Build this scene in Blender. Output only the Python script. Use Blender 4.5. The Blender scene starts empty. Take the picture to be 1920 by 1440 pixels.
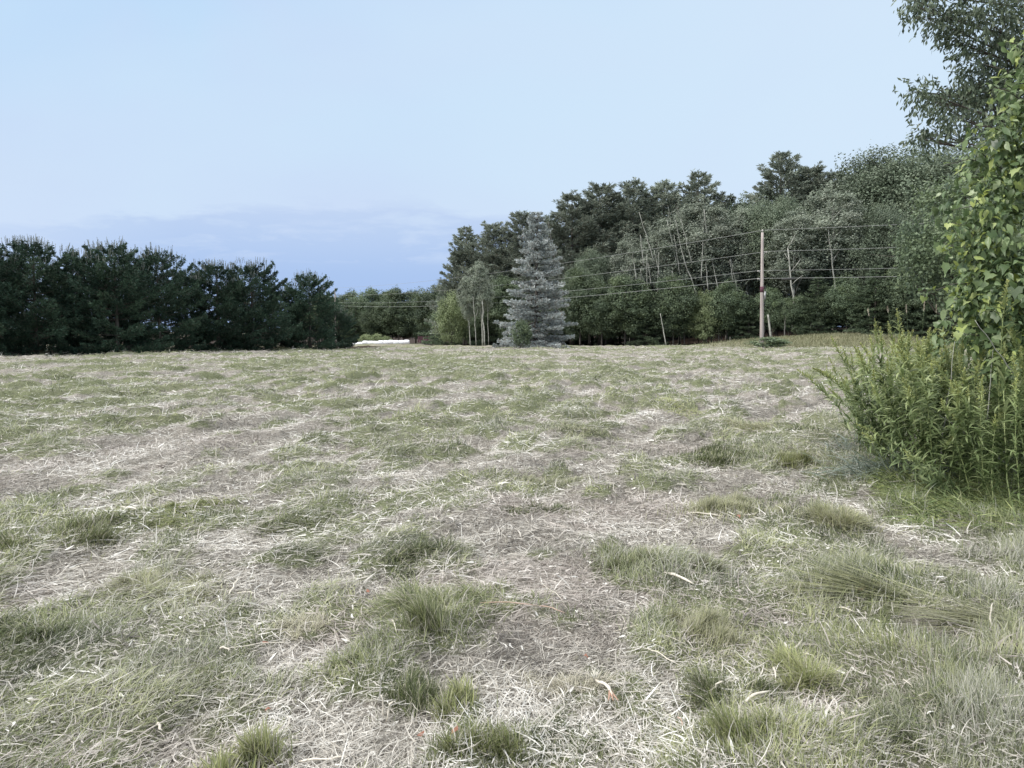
import bpy, math, random
import numpy as np
R = math.radians
PI = math.pi
rng = np.random.default_rng(7)
random.seed(7)
S = bpy.context.scene
COL = S.collection

# ------------------------------------------------------------------ camera
FPX, EYE, PITCH = 1397.0, 1.6, R(4.01)
cd = bpy.data.cameras.new('camera')
cam = bpy.data.objects.new('camera', cd)
COL.objects.link(cam)
cd.sensor_fit = 'HORIZONTAL'
cd.sensor_width = 36.0
cd.lens = 36.0 * FPX / 1920.0
cd.clip_start = 0.05
cd.clip_end = 9000
cam.location = (0, 0, EYE)
cam.rotation_euler = (PI / 2 - PITCH, 0, 0)
S.camera = cam

# ------------------------------------------------------------------ sky, sun
SUN_EL, SUN_AZ = R(32), R(-108)      # azimuth from +Y, negative = left of view
W = bpy.data.worlds.new('World')
S.world = W
W.use_nodes = True
nt = W.node_tree
N, L = nt.nodes, nt.links
N.clear()
wo = N.new('ShaderNodeOutputWorld')
bg = N.new('ShaderNodeBackground')
bg.inputs[1].default_value = 0.1
L.new(bg.outputs[0], wo.inputs[0])
sky = N.new('ShaderNodeTexSky')
sky.sky_type = 'NISHITA'
sky.sun_disc = False
sky.sun_elevation = SUN_EL
sky.sun_rotation = SUN_AZ
sky.air_density = 1.0
tc = N.new('ShaderNodeTexCoord')
sep = N.new('ShaderNodeSeparateXYZ')
L.new(tc.outputs['Generated'], sep.inputs[0])


def wmath(op, a, b=None, c=None, clamp=False):
    n = N.new('ShaderNodeMath')
    n.operation = op
    n.use_clamp = clamp
    for i, v in enumerate((a, b, c)):
        if v is None:
            continue
        if isinstance(v, (int, float)):
            n.inputs[i].default_value = v
        else:
            L.new(v, n.inputs[i])
    return n.outputs[0]


def wramp(fac, stops):
    n = N.new('ShaderNodeValToRGB')
    e = n.color_ramp.elements
    while len(e) < len(stops):
        e.new(0.5)
    for i, (p, c) in enumerate(stops):
        e[i].position = p
        e[i].color = (c[0], c[1], c[2], 1)
    L.new(fac, n.inputs[0])
    return n.outputs[0]


def wnoise(scale, sx, sy, sz, detail=4, rough=0.55, dist=0.0):
    mp = N.new('ShaderNodeMapping')
    mp.inputs['Scale'].default_value = (sx, sy, sz)
    L.new(tc.outputs['Generated'], mp.inputs[0])
    n = N.new('ShaderNodeTexNoise')
    n.inputs['Scale'].default_value = scale
    n.inputs['Detail'].default_value = detail
    n.inputs['Roughness'].default_value = rough
    n.inputs['Distortion'].default_value = dist
    L.new(mp.outputs[0], n.inputs[0])
    return n.outputs[0]


def wmix(fac, a, b):
    n = N.new('ShaderNodeMix')
    n.data_type = 'RGBA'
    if isinstance(fac, (int, float)):
        n.inputs[0].default_value = fac
    else:
        L.new(fac, n.inputs[0])
    for i, v in ((6, a), (7, b)):
        if isinstance(v, tuple):
            n.inputs[i].default_value = (v[0], v[1], v[2], 1)
        else:
            L.new(v, n.inputs[i])
    return n.outputs[2]


# high thin overcast veil, brightest overhead, lavender lower down
z = sep.outputs[2]
veil = wramp(z, [(0.0, (.62, .70, .95)), (0.10, (.64, .73, .97)), (0.17, (.63, .755, .96)),
                 (0.28, (.58, .77, .985)), (0.42, (.53, .74, .99)), (0.62, (1, 1, 1)), (1.0, (1, 1, 1))])
n1 = wnoise(2.2, 1, 1, 2.2, 5, 0.5, 0.6)
veil = wmix(wramp(n1, [(0.40, (0, 0, 0)), (0.68, (.75, .75, .75))]), veil, (.60, .71, .96))
n1b = wnoise(1.4, 1, 1, 1.6, 4, 0.5, 0.3)
veil = wmix(wramp(n1b, [(0.42, (0, 0, 0)), (0.66, (.6, .6, .6))]), veil, (.66, .84, 1.0))
# brighter to the right, where the veil is thin
rt = wramp(wmath('MULTIPLY_ADD', sep.outputs[0], 0.5, 0.5), [(0.42, (0, 0, 0)), (0.72, (.6, .6, .6))])
veil = wmix(rt, veil, (.72, .86, 1.0))
# the low blue cloud bank with a soft ragged top
n2 = wnoise(5.5, 1, 1, 3.0, 6, 0.55, 0.4)
n3 = wnoise(14, 1, 1, 4.5, 6, 0.6, 0.3)
hx = wmath('MULTIPLY', wmath('ADD', sep.outputs[0], 0.20), wmath('ADD', sep.outputs[0], 0.20))
top = wmath('ADD', 0.166, wmath('MULTIPLY', hx, -0.32))
top = wmath('ADD', top, wmath('MULTIPLY', wmath('SUBTRACT', n2, 0.5), 0.06))
top = wmath('ADD', top, wmath('MULTIPLY', wmath('SUBTRACT', n3, 0.5), 0.035))
edge = wmath('SUBTRACT', top, z)
bank = wmath('MULTIPLY', edge, 85.0, clamp=True)
bankc = wramp(z, [(0.03, (.39, .55, .89)), (0.075, (.42, .58, .90)), (0.105, (.475, .625, .915)), (0.135, (.525, .665, .925)), (0.16, (.565, .695, .935))])
holes = wramp(wmath('ADD', wmath('MULTIPLY', n3, 0.6), wmath('MULTIPLY', n2, 0.4)), [(0.50, (1, 1, 1)), (0.64, (.35, .35, .35))])
low = wmath('MULTIPLY', wmath('SUBTRACT', 0.112, z), 40.0, clamp=True)
hol = wmath('MAXIMUM', holes, low)
lft = wmath('MULTIPLY_ADD', sep.outputs[0], 4.0, 2.6, clamp=True)
bfac = wmath('MULTIPLY', wmath('MULTIPLY', bank, hol), wmath('MAXIMUM', lft, wmath('MULTIPLY', low, 0.7)))
cloud = wmix(bfac, veil, bankc)
# the veil is far brighter overhead, above the picture, as under any overcast
zen = wmath('MULTIPLY', wmath('SUBTRACT', z, 0.45), 2.2, clamp=True)
cloud = wmix(zen, cloud, (2.8, 2.8, 2.75))
sc10 = N.new('ShaderNodeVectorMath')
sc10.operation = 'SCALE'
sc10.inputs['Scale'].default_value = 10.0
L.new(cloud, sc10.inputs[0])
fin = wmix(0.94, sky.outputs[0], sc10.outputs[0])
L.new(fin, bg.inputs[0])

sl = bpy.data.lights.new('sun', 'SUN')
sl.energy = 3.0
sl.angle = R(14)
sl.color = (1.0, 0.96, 0.90)
sun = bpy.data.objects.new('sun', sl)
COL.objects.link(sun)
sd = np.array([math.sin(SUN_AZ) * math.cos(SUN_EL), math.cos(SUN_AZ) * math.cos(SUN_EL), math.sin(SUN_EL)])
from mathutils import Vector
sun.rotation_euler = Vector(tuple(sd)).to_track_quat('Z', 'Y').to_euler()
sun.location = (-30, 10, 40)

S.render.engine = 'CYCLES'
S.cycles.max_bounces = 6
S.cycles.diffuse_bounces = 3
S.cycles.transmission_bounces = 4
S.cycles.transparent_max_bounces = 4
S.view_settings.view_transform = 'Standard'
S.view_settings.look = 'None'
S.view_settings.gamma = 1
S.view_settings.exposure = 0.0


# ------------------------------------------------------------------ helpers
def ray(px, py):
    a, b = (px - 960) / FPX, (720 - py) / FPX
    return np.array([a, b * math.sin(PITCH) + math.cos(PITCH), b * math.cos(PITCH) - math.sin(PITCH)])


def at(px, py, D):
    d = ray(px, py)
    d = d / d[1] * D
    return np.array([d[0], D, EYE + d[2]])


def gpt(px, py):
    d = ray(px, py)
    t = EYE / -d[2]
    return np.array([d[0] * t, d[1] * t])


_T = rng.random((256, 256))


def vn(x, y, seed=0):
    x = np.asarray(x, float) + seed * 17.31
    y = np.asarray(y, float) + seed * 9.77
    xi, yi = np.floor(x).astype(int), np.floor(y).astype(int)
    fx, fy = x - xi, y - yi
    fx, fy = fx * fx * (3 - 2 * fx), fy * fy * (3 - 2 * fy)
    a, b = _T[xi & 255, yi & 255], _T[(xi + 1) & 255, yi & 255]
    c, d = _T[xi & 255, (yi + 1) & 255], _T[(xi + 1) & 255, (yi + 1) & 255]
    return (a * (1 - fx) + b * fx) * (1 - fy) + (c * (1 - fx) + d * fx) * fy


def fbm(x, y, seed=0, octv=4, g=0.5):
    s, a, t = 0, 1, 0
    for i in range(octv):
        s = s + a * vn(x * 2 ** i, y * 2 ** i, seed + i * 3)
        t += a
        a *= g
    return s / t


def sst(x, a, b):
    t = np.clip((x - a) / (b - a), 0, 1)
    return t * t * (3 - 2 * t)


# where the mown field ends and the wood begins, as distance by bearing
EDG_PX = np.array([-600, 600, 770, 840, 1000, 1100, 1300, 1500, 1620, 1800, 2400])
EDG_D = np.array([215, 215, 205, 120, 103, 98, 93, 88, 84, 74, 60])


def edge_d(x, y):
    a = np.where(y > 1, x / np.maximum(y, 1) * FPX + 960, -600)
    return np.interp(a, EDG_PX, EDG_D)


# main standing grass tufts (pixel of their foot in the photograph -> ground)
TUFTS = [  # px, py, radius m, height, label
    (775, 1062, .24, 1.15, 'largest dark green grass clump bent over in the middle of the near hay'),
    (815, 1150, .26, .95, 'long combed green grass clump lying just below the largest clump'),
    (1335, 1085, .10, .8, 'small round olive grass tuft standing alone on pale hay right of centre'),
    (1172, 1075, .24, .85, 'wide green grass tuft between the largest clump and the round olive tuft'),
    (1030, 905, .32, .8, 'olive brown grass mound beyond the largest clump'),
    (995, 955, .17, .8, 'small dark grass tuft at the foot of the olive brown mound'),
    (300, 1105, .34, .75, 'broad flat green grass clump in the pale hay on the left'),
    (30, 1195, .24, 1.0, 'dark green grass clump cut by the left edge of the picture'),
    (315, 968, .38, .8, 'bright green grass clump beside the white stalk on the left'),
    (190, 985, .28, .7, 'dull green grass clump left of the white stalk'),
    (60, 1015, .38, .75, 'grey green grass clump far left in the middle ground'),
    (578, 1175, .13, .7, 'small straw coloured tuft near the red leaf'),
    (605, 985, .28, .65, 'low bleached green tuft left of the largest clump'),
    (800, 1205, .13, .9, 'upright thin green tuft below the combed clump'),
    (770, 1315, .10, .9, 'dark green narrow tuft beside the two upright stalks'),
    (862, 1340, .07, .9, 'small yellow green tuft of broad blades near the bottom centre'),
    (480, 1432, .09, 1.0, 'yellow green tuft cut by the bottom edge left of centre'),
    (950, 1410, .15, .9, 'bright green stubble tuft at the bottom centre'),
    (1085, 1285, .17, .55, 'rusty brown withered tuft in the near hay'),
    (1395, 1405, .11, 1.15, 'upright bright green tuft near the bottom edge right of centre'),
    (1300, 1185, .20, .9, 'pale green stubble tuft under the white husk'),
    (1515, 1270, .13, 1.05, 'spreading yellowish tuft with pale feet in the near right'),
    (1360, 960, .34, .75, 'sunlit yellow green stubble patch on the pale hay right of centre'),
    (1390, 1300, .17, .8, 'dark green mown tuft left of the spreading yellowish tuft'),
    (1480, 875, .17, 1.0, 'upright yellow green tuft near the weed thicket'),
    (1100, 815, .5, .6, 'olive green tuft in the middle field'),
    (1270, 770, .5, .6, 'yellow patch of grass in the middle field'),
    (1400, 800, .4, .75, 'yellow green clump in front of the pale strip'),
    (1330, 865, .45, .7, 'dark green clump behind the sunlit stubble'),
    (1490, 815, .3, .9, 'dark tuft with a bleached top beside the thicket'),
    (1575, 990, .22, 1.1, 'fan of pale yellow stubble below the weed thicket'),
    (1690, 1345, .26, .95, 'dark green grass bank low in the right corner'),
    (340, 1300, .26, .5, 'blue green soft grass patch low on the left'),
    (640, 1270, .08, .8, 'small bluish tuft left of the bottom centre'),
    (240, 745, 1.0, .5, 'green strip of standing grass far out on the left'),
]
TP = np.array([[*gpt(t[0], t[1]), t[2]] for t in TUFTS])
PALE = [(620, 1080, .55), (900, 1010, .5), (980, 880, .8), (1240, 830, 1.2), (1430, 765, 2.0), (180, 1080, .5), (450, 1120, .4), (600, 1250, .35), (1240, 960, .5),
        (1480, 1330, .2), (290, 850, 1.2), (60, 900, 1.0), (1400, 1160, .2), (480, 1010, .5), (1650, 1330, .25), (1100, 1120, .3), (1290, 1000, .45), (420, 780, 1.2)]
PP = np.array([[*gpt(a, b), r] for a, b, r in PALE])
CX, CY = 24.4, 0.0


def green(x, y):
    """0 = bare pale hay, 1 = standing green aftermath"""
    x = np.asarray(x, float)
    y = np.asarray(y, float)
    rho = np.hypot(x - CX, y - CY)
    th = np.arctan2(y - CY, x - CX)
    u, v = th * 26, rho
    w = fbm(u * .35, v * .35, 5, 3) * 3
    n = fbm(u * .55 + w * .3, v * 1.25 + w * .4, 1, 5, .6)
    st = .5 + .5 * np.sin((v - 25.3) / 1.9 * 2 * PI * .62 + w * 1.3)
    big = fbm(x * .16, y * .16, 9, 3)
    D = np.hypot(x, y)
    far = sst(D, 9, 30)
    fn = fbm(u * 1.9 + w * .2, v * 2.9, 13, 4, .6)
    g = .5 + (n - .5) * 2.7 + (fn - .5) * 2.2 - st * .30 + .19 + (big - .5) * .6
    g = g - .05 + .75 * clump(x + .25 * (n - .5), y + .25 * (fn - .5)) - .02 * far - .17 * sst(D, 10, 24) - .26 * sst(D, 30, 52) + .16 * np.sin(rho * PI2 / 3.1 + fbm(th * 9, rho * .2, 37, 2) * 4) * sst(D, 8, 18)
    right = sst(x - y * .28, .2, 1.2) * (1 - sst(D, 6, 11))
    g = g + .30 * right
    for px, py, r in PP:
        d2 = ((x - px) ** 2 + (y - py) ** 2) / (r * r)
        g = g - .85 * np.exp(-d2)
    for (px, py, r) in TP:
        d2 = ((x - px) ** 2 + (y - py) ** 2) / (r * r * 1.1)
        g = g + .9 * np.exp(-d2)
    return np.clip(g, 0, 1)


def clump(x, y):
    """0..1 mounds of standing grass scattered along the swaths (jittered cells)"""
    rho = np.hypot(x - CX, y - CY)
    u = np.arctan2(y - CY, x - CX) * 26 / .95
    v = rho / .62
    iu, iv = np.floor(u).astype(int), np.floor(v).astype(int)
    best = np.zeros(np.shape(u))
    for du in (-1, 0, 1):
        for dv in (-1, 0, 1):
            a, b = (iu + du) & 255, (iv + dv) & 255
            cu = iu + du + .15 + .7 * _T[a, b]
            cv = iv + dv + .15 + .7 * _T[b, (a + 77) & 255]
            h = _T[(a + 31) & 255, (b + 13) & 255]
            r = .28 + .5 * _T[(b + 5) & 255, (a + 19) & 255]
            d = np.hypot(u - cu, v - cv) / r
            best = np.maximum(best, np.where(h > .48, np.clip(1 - d * d, 0, 1) * (.4 + 1.15 * (h - .48)), 0))
    return best


def big_z(x, y):
    x = np.asarray(x, float)
    y = np.asarray(y, float)
    fall = -.0144 * np.clip(y - 75, 0, 150) * (1 - sst(x, 12, 40))
    bank = sst(x, 18, 42) * sst(y, 68, 88) * 1.35
    rise = sst(x, 15, 60) * sst(y, 90, 140) * 1.2
    und = (fbm(x * .06, y * .06, 21, 2) - .5) * .35 * sst(np.hypot(x, y), 8, 40)
    return fall + bank + rise + und


def gz(x, y):
    x = np.asarray(x, float)
    y = np.asarray(y, float)
    D = np.hypot(x, y)
    inf = 1 - sst(y - edge_d(x, y), -6, 2)
    z0 = big_z(x, y)
    rho = np.hypot(x - CX, y - CY)
    th = np.arctan2(y - CY, x - CX)
    m = (fbm(th * 26 * 1.2, rho * 2.3, 31, 5, .6) - .5) * (.15 + .30 * sst(D, 6, 30))
    m = m + .065 * np.sin(rho * PI2 / 1.55 + fbm(th * 9, rho * .4, 37, 2) * 5) * sst(D, 5, 16)
    m = m + clump(x, y) * (.05 + .06 * sst(D, 6, 20))
    m = m + (green(x, y) - .4) * (.05 + .07 * sst(D, 6, 25))
    return z0 + m * inf


PI2 = 2 * PI


def norm(v):
    return v / np.maximum(np.linalg.norm(v, axis=-1, keepdims=True), 1e-9)


def rdir(n, r=rng):
    return norm(r.normal(size=(n, 3)))


def mesh(name, V, F, mat, tone=None, parent=None, smooth=False, link=True):
    V = np.ascontiguousarray(V, np.float32)
    F = np.ascontiguousarray(F, np.int32)
    me = bpy.data.meshes.new(name)
    k = F.shape[1]
    me.vertices.add(len(V))
    me.vertices.foreach_set('co', V.ravel())
    me.loops.add(F.size)
    me.loops.foreach_set('vertex_index', F.ravel())
    me.polygons.add(len(F))
    me.polygons.foreach_set('loop_start', np.arange(0, F.size, k, dtype=np.int32))
    me.polygons.foreach_set('loop_total', np.full(len(F), k, np.int32))
    if smooth:
        me.polygons.foreach_set('use_smooth', np.ones(len(F), bool))
    if tone is not None:
        at_ = me.color_attributes.new('tone', 'FLOAT_COLOR', 'POINT')
        c = np.ones((len(V), 4), np.float32)
        c[:, :tone.shape[1]] = tone
        at_.data.foreach_set('color', c.ravel())
    me.update(calc_edges=True)
    me.materials.append(mat)
    o = bpy.data.objects.new(name, me)
    if link:
        COL.objects.link(o)
    if parent is not None:
        o.parent = parent
    return o


class Geo:
    """collects quad geometry with a tone per vertex"""

    def __init__(s):
        s.v, s.f, s.t, s.n = [], [], [], 0

    def add(s, V, F, T):
        s.v.append(V)
        s.f.append(F + s.n)
        s.t.append(T)
        s.n += len(V)

    def build(s, name, mat, parent=None, smooth=False):
        return mesh(name, np.concatenate(s.v), np.concatenate(s.f), mat, np.concatenate(s.t), parent, smooth)

    def diamonds(s, c, a, b, ln, wd, tone):
        n = len(c)
        ln = np.broadcast_to(np.asarray(ln, float), (n,))[:, None] / 2
        wd = np.broadcast_to(np.asarray(wd, float), (n,))[:, None] / 2
        V = np.stack([c - a * ln, c + b * wd + a * ln * .1, c + a * ln, c - b * wd + a * ln * .1], 1).reshape(-1, 3)
        s.add(V, np.arange(n * 4).reshape(-1, 4), np.repeat(tone, 4, 0))

    def tube(s, pts, rad, sides=6, tone=(.5, .5, .5), wob=0):
        P = np.asarray(pts, float)
        n = len(P)
        rad = np.broadcast_to(np.asarray(rad, float), (n,))
        t = norm(np.gradient(P, axis=0))
        up = np.where(np.abs(t[:, 2:3]) > .9, np.array([[1., 0, 0]]), np.array([[0, 0, 1.]]))
        a = norm(np.cross(t, up))
        b = np.cross(t, a)
        an = np.arange(sides) / sides * PI2
        rr = rad[:, None] * (1 + (rng.random((n, sides)) - .5) * wob)
        V = P[:, None] + a[:, None] * (np.cos(an)[None, :, None] * rr[..., None]) + b[:, None] * (np.sin(an)[None, :, None] * rr[..., None])
        i, j = np.meshgrid(np.arange(n - 1), np.arange(sides), indexing='ij')
        j2 = (j + 1) % sides
        F = np.stack([i * sides + j, i * sides + j2, (i + 1) * sides + j2, (i + 1) * sides + j], -1).reshape(-1, 4)
        V = V.reshape(-1, 3)
        # caps: one centre vertex each end, closed with quads
        cap = []
        m = len(V)
        V = np.concatenate([V, P[:1], P[-1:]])
        for q in range(0, sides, 2):
            cap.append([m, (q + 2) % sides, (q + 1) % sides, q])
            o_ = (n - 1) * sides
            cap.append([m + 1, o_ + q, o_ + (q + 1) % sides, o_ + (q + 2) % sides])
        F = np.concatenate([F, np.array(cap)])
        T = np.tile(np.array(tone, float), (len(V), 1))
        T[:, 0] = np.clip(T[:, 0] + (rng.random(len(V)) - .5) * .3, 0, 1)
        s.add(V, F, T)

    def blades(s, p, az, ln, wd, e0, e1, tone, k=3, roll=None, bend=.45):
        """strips that leave p at elevation e0 and end at elevation e1, heading az"""
        n = len(p)
        d = np.stack([np.cos(az), np.sin(az), np.zeros(n)], 1)
        side = np.stack([-np.sin(az), np.cos(az), np.zeros(n)], 1)
        if roll is not None:
            side = side * np.cos(roll)[:, None] + np.array([0, 0, 1.]) * np.sin(roll)[:, None]
        pts = [p]
        cur = p
        bn = rng.normal(0, bend, n)
        for i in range(k):
            e = e0 + (e1 - e0) * (i + .5) / k
            a_ = az + bn * i
            d = np.stack([np.cos(a_), np.sin(a_), np.zeros(n)], 1)
            cur = cur + (d * np.cos(e)[:, None] + np.array([0, 0, 1.]) * np.sin(e)[:, None]) * (ln / k)[:, None]
            pts.append(cur)
        Vs = []
        for i, q in enumerate(pts):
            t = i / k
            w = wd * (1 - t) ** .6 * .5 * (0.75 + .5 * min(t * 3, 1)) + wd * .04
            Vs.append(q - side * w[:, None])
            Vs.append(q + side * w[:, None])
        V = np.stack(Vs, 1).reshape(-1, 3)
        base = np.arange(n)[:, None] * (2 * k + 2)
        F = np.concatenate([base + np.array([2 * i, 2 * i + 1, 2 * i + 3, 2 * i + 2])[None] for i in range(k)], 0)
        s.add(V, F, np.repeat(tone, 2 * k + 2, 0))

    def box(s, c, sz, rz=0, tone=(.5, .5, .5), tilt=0):
        x, y, zz = [q / 2 for q in sz]
        V = np.array([[-x, -y, -zz], [x, -y, -zz], [x, y, -zz], [-x, y, -zz], [-x, -y, zz], [x, -y, zz], [x, y, zz], [-x, y, zz]])
        if tilt:
            ct, st = math.cos(tilt), math.sin(tilt)
            V = V @ np.array([[ct, 0, st], [0, 1, 0], [-st, 0, ct]]).T
        cz, sz_ = math.cos(rz), math.sin(rz)
        V = V @ np.array([[cz, -sz_, 0], [sz_, cz, 0], [0, 0, 1]]).T + np.asarray(c, float)
        F = np.array([[0, 3, 2, 1], [4, 5, 6, 7], [0, 1, 5, 4], [1, 2, 6, 5], [2, 3, 7, 6], [3, 0, 4, 7]])
        s.add(V, F, np.tile(np.array(tone, float), (8, 1)))


def empty(name, loc=(0, 0, 0), rz=0):
    o = bpy.data.objects.new(name, None)
    o.empty_display_size = .3
    o.location = loc
    o.rotation_euler = (0, 0, rz)
    COL.objects.link(o)
    return o


def tag(o, label=None, cat=None, group=None, kind=None):
    for k, v in (('label', label), ('category', cat), ('group', group), ('kind', kind)):
        if v:
            o[k] = v
    return o


def dup(root):
    r = root.copy()
    COL.objects.link(r)
    for ch in list(root.children):
        c = ch.copy()
        COL.objects.link(c)
        c.parent = r
    return r


# ------------------------------------------------------------------ materials
class M_:
    def __init__(s, name):
        s.m = bpy.data.materials.new(name)
        s.m.use_nodes = True
        s.N, s.L = s.m.node_tree.nodes, s.m.node_tree.links
        s.N.clear()
        s.out = s.N.new('ShaderNodeOutputMaterial')

    def n(s, t, **kw):
        o = s.N.new(t)
        for k, v in kw.items():
            setattr(o, k, v)
        return o

    def link(s, a, b):
        s.L.new(a, b)

    def ramp(s, fac, stops, interp='LINEAR'):
        r = s.n('ShaderNodeValToRGB')
        r.color_ramp.interpolation = interp
        e = r.color_ramp.elements
        while len(e) < len(stops):
            e.new(.5)
        for i, (p, c) in enumerate(stops):
            e[i].position = p
            if isinstance(c, (int, float)):
                c = (c, c, c)
            e[i].color = (c[0], c[1], c[2], 1)
        s.link(fac, r.inputs[0])
        return r.outputs[0]

    def mix(s, fac, a, b, blend='MIX'):
        r = s.n('ShaderNodeMix', data_type='RGBA', blend_type=blend)
        for i, v in ((0, fac), (6, a), (7, b)):
            if isinstance(v, (int, float)):
                r.inputs[i].default_value = v
            elif isinstance(v, tuple):
                r.inputs[i].default_value = (*v, 1)
            else:
                s.link(v, r.inputs[i])
        return r.outputs[2]

    def math(s, op, a, b=0.0, clamp=False):
        r = s.n('ShaderNodeMath', operation=op, use_clamp=clamp)
        for i, v in ((0, a), (1, b)):
            if isinstance(v, (int, float)):
                r.inputs[i].default_value = v
            else:
                s.link(v, r.inputs[i])
        return r.outputs[0]

    def noise(s, scale, detail=4, rough=.55, vec=None, sc=None, rot=None, dist=0):
        r = s.n('ShaderNodeTexNoise')
        r.inputs['Scale'].default_value = scale
        r.inputs['Detail'].default_value = detail
        r.inputs['Roughness'].default_value = rough
        r.inputs['Distortion'].default_value = dist
        if vec is None:
            vec = s.n('ShaderNodeTexCoord').outputs['Object']
        if sc is not None:
            mp = s.n('ShaderNodeMapping')
            mp.inputs['Scale'].default_value = sc
            if rot:
                mp.inputs['Rotation'].default_value = rot
            s.link(vec, mp.inputs[0])
            vec = mp.outputs[0]
        s.link(vec, r.inputs[0])
        return r.outputs[0]

    def tone(s):
        a = s.n('ShaderNodeVertexColor', layer_name='tone')
        q = s.n('ShaderNodeSeparateColor')
        s.link(a.outputs[0], q.inputs[0])
        return q.outputs[0], q.outputs[1], q.outputs[2]

    def principled(s, col, rough=.8, spec=.2, bump=None, bs=.3, bd=.01):
        p = s.n('ShaderNodeBsdfPrincipled')
        if isinstance(col, tuple):
            p.inputs['Base Color'].default_value = (*col, 1)
        else:
            s.link(col, p.inputs['Base Color'])
        p.inputs['Roughness'].default_value = rough
        p.inputs['Specular IOR Level'].default_value = spec
        if bump is not None:
            b = s.n('ShaderNodeBump')
            b.inputs['Strength'].default_value = bs
            b.inputs['Distance'].default_value = bd
            s.link(bump, b.inputs['Height'])
            s.link(b.outputs[0], p.inputs['Normal'])
        s.link(p.outputs[0], s.out.inputs[0])
        return p


def leafmat(name, stops, clump=None, transl=.25, spec=.25, rough=.55, objvar=.25):
    """tone.r picks the leaf colour, tone.g shifts whole clumps towards a second hue"""
    m = M_(name)
    r, g, b = m.tone()
    c = m.ramp(r, stops)
    if clump:
        c = m.mix(g, c, clump)
    oi = m.n('ShaderNodeObjectInfo')
    k = m.math('MULTIPLY_ADD', oi.outputs['Random'], objvar * 2)
    k.node.inputs[2].default_value = 1 - objvar
    vm = m.n('ShaderNodeVectorMath', operation='SCALE')
    m.link(c, vm.inputs[0])
    m.link(k, vm.inputs['Scale'])
    c = vm.outputs[0]
    p = m.principled(c, rough, spec)
    if transl:
        t = m.n('ShaderNodeBsdfTranslucent')
        m.link(c, t.inputs[0])
        mx = m.n('ShaderNodeMixShader')
        mx.inputs[0].default_value = transl
        m.link(p.outputs[0], mx.inputs[1])
        m.link(t.outputs[0], mx.inputs[2])
        m.link(mx.outputs[0], m.out.inputs[0])
    return m.m


def barkmat(name, a, b, scale=3, sc=(1, 1, .15)):
    m = M_(name)
    n = m.noise(scale, 6, .65, sc=sc)
    c = m.ramp(n, [(.35, a), (.65, b)])
    m.principled(c, .9, .1, n, .6, .02)
    return m.m


MAT = {}
MAT['straw'] = leafmat('straw', [(0, (.10, .09, .08)), (.25, (.27, .25, .225)), (.55, (.46, .43, .38)), (.85, (.64, .61, .56)), (1, (.80, .78, .735))], (.42, .35, .33), .15, .3, .5, 0)
MAT['grass'] = leafmat('grass', [(0, (.038, .05, .022)), (.35, (.125, .15, .068)), (.7, (.27, .295, .145)), (1, (.50, .51, .29))], (.46, .45, .39), .3, .3, .5, 0)
MAT['tuft'] = leafmat('tuft_grass', [(0, (.036, .052, .02)), (.35, (.11, .14, .05)), (.7, (.25, .285, .115)), (1, (.46, .48, .22))], (.48, .45, .36), .3, .3, .5, .12)
MAT['young_pine'] = leafmat('young_pine_needles', [(0, (.020, .038, .028)), (.5, (.045, .085, .058)), (1, (.10, .155, .095))], (.09, .09, .07), .15, .2, .6, .12)
MAT['pine'] = leafmat('pine_needles', [(0, (.12, .143, .115)), (.5, (.22, .255, .205)), (1, (.35, .385, .315))], (.20, .18, .14), .2, .2, .6, .18)
MAT['oak'] = leafmat('broad_leaves', [(0, (.06, .082, .058)), (.5, (.135, .175, .12)), (1, (.25, .295, .21))], (.16, .19, .12), .25, .3, .5, .22)
MAT['maple'] = leafmat('maple_leaves', [(0, (.05, .072, .05)), (.5, (.108, .148, .09)), (1, (.20, .25, .155))], (.14, .18, .085), .25, .3, .5, .22)
MAT['aspen'] = leafmat('aspen_leaves', [(0, (.15, .18, .14)), (.5, (.27, .31, .24)), (1, (.42, .455, .37))], (.28, .30, .25), .3, .3, .5, .15)
MAT['yellowgreen'] = leafmat('yellow_green_leaves', [(0, (.12, .155, .075)), (.5, (.24, .29, .15)), (1, (.40, .45, .27))], (.17, .21, .09), .3, .3, .5, .1)
MAT['blue'] = leafmat('blue_spruce_needles', [(0, (.18, .205, .20)), (.5, (.40, .44, .43)), (1, (.70, .735, .73))], (.30, .24, .21), .1, .2, .6, 0)
MAT['overhang'] = leafmat('drooping_leaves', [(0, (.04, .06, .04)), (.5, (.085, .115, .075)), (1, (.19, .23, .16))], (.11, .14, .08), .25, .35, .45, 0)
MAT['candle'] = leafmat('pine_shoots', [(0, (.10, .12, .10)), (.5, (.20, .22, .20)), (1, (.34, .35, .34))], (.2, .2, .2), .2, .2, .6, 0)
MAT['goldenrod'] = leafmat('goldenrod_leaves', [(0, (.085, .12, .045)), (.5, (.21, .27, .12)), (1, (.45, .50, .26))], (.46, .50, .20), .35, .35, .45, .2)
MAT['bud'] = leafmat('goldenrod_buds', [(0, (.25, .30, .08)), (.5, (.38, .42, .14)), (1, (.52, .53, .24))], (.4, .38, .2), .3, .2, .6, .15)
MAT['vine'] = leafmat('vine_leaves', [(0, (.045, .075, .04)), (.45, (.125, .19, .09)), (.8, (.23, .31, .15)), (1, (.38, .45, .27))], (.42, .48, .12), .35, .5, .4, 0)
MAT['seed'] = leafmat('seed_heads', [(0, (.30, .27, .20)), (1, (.62, .58, .47))], (.5, .4, .4), .2, .2, .6, .1)
MAT['bark_dark'] = barkmat('dark_bark', (.05, .045, .04), (.14, .125, .11))
MAT['bark_pine'] = barkmat('pine_bark', (.09, .075, .065), (.22, .19, .17))
MAT['bark_pale'] = barkmat('pale_bark', (.20, .20, .175), (.46, .455, .41), 5, (1, 1, .5))
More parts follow.
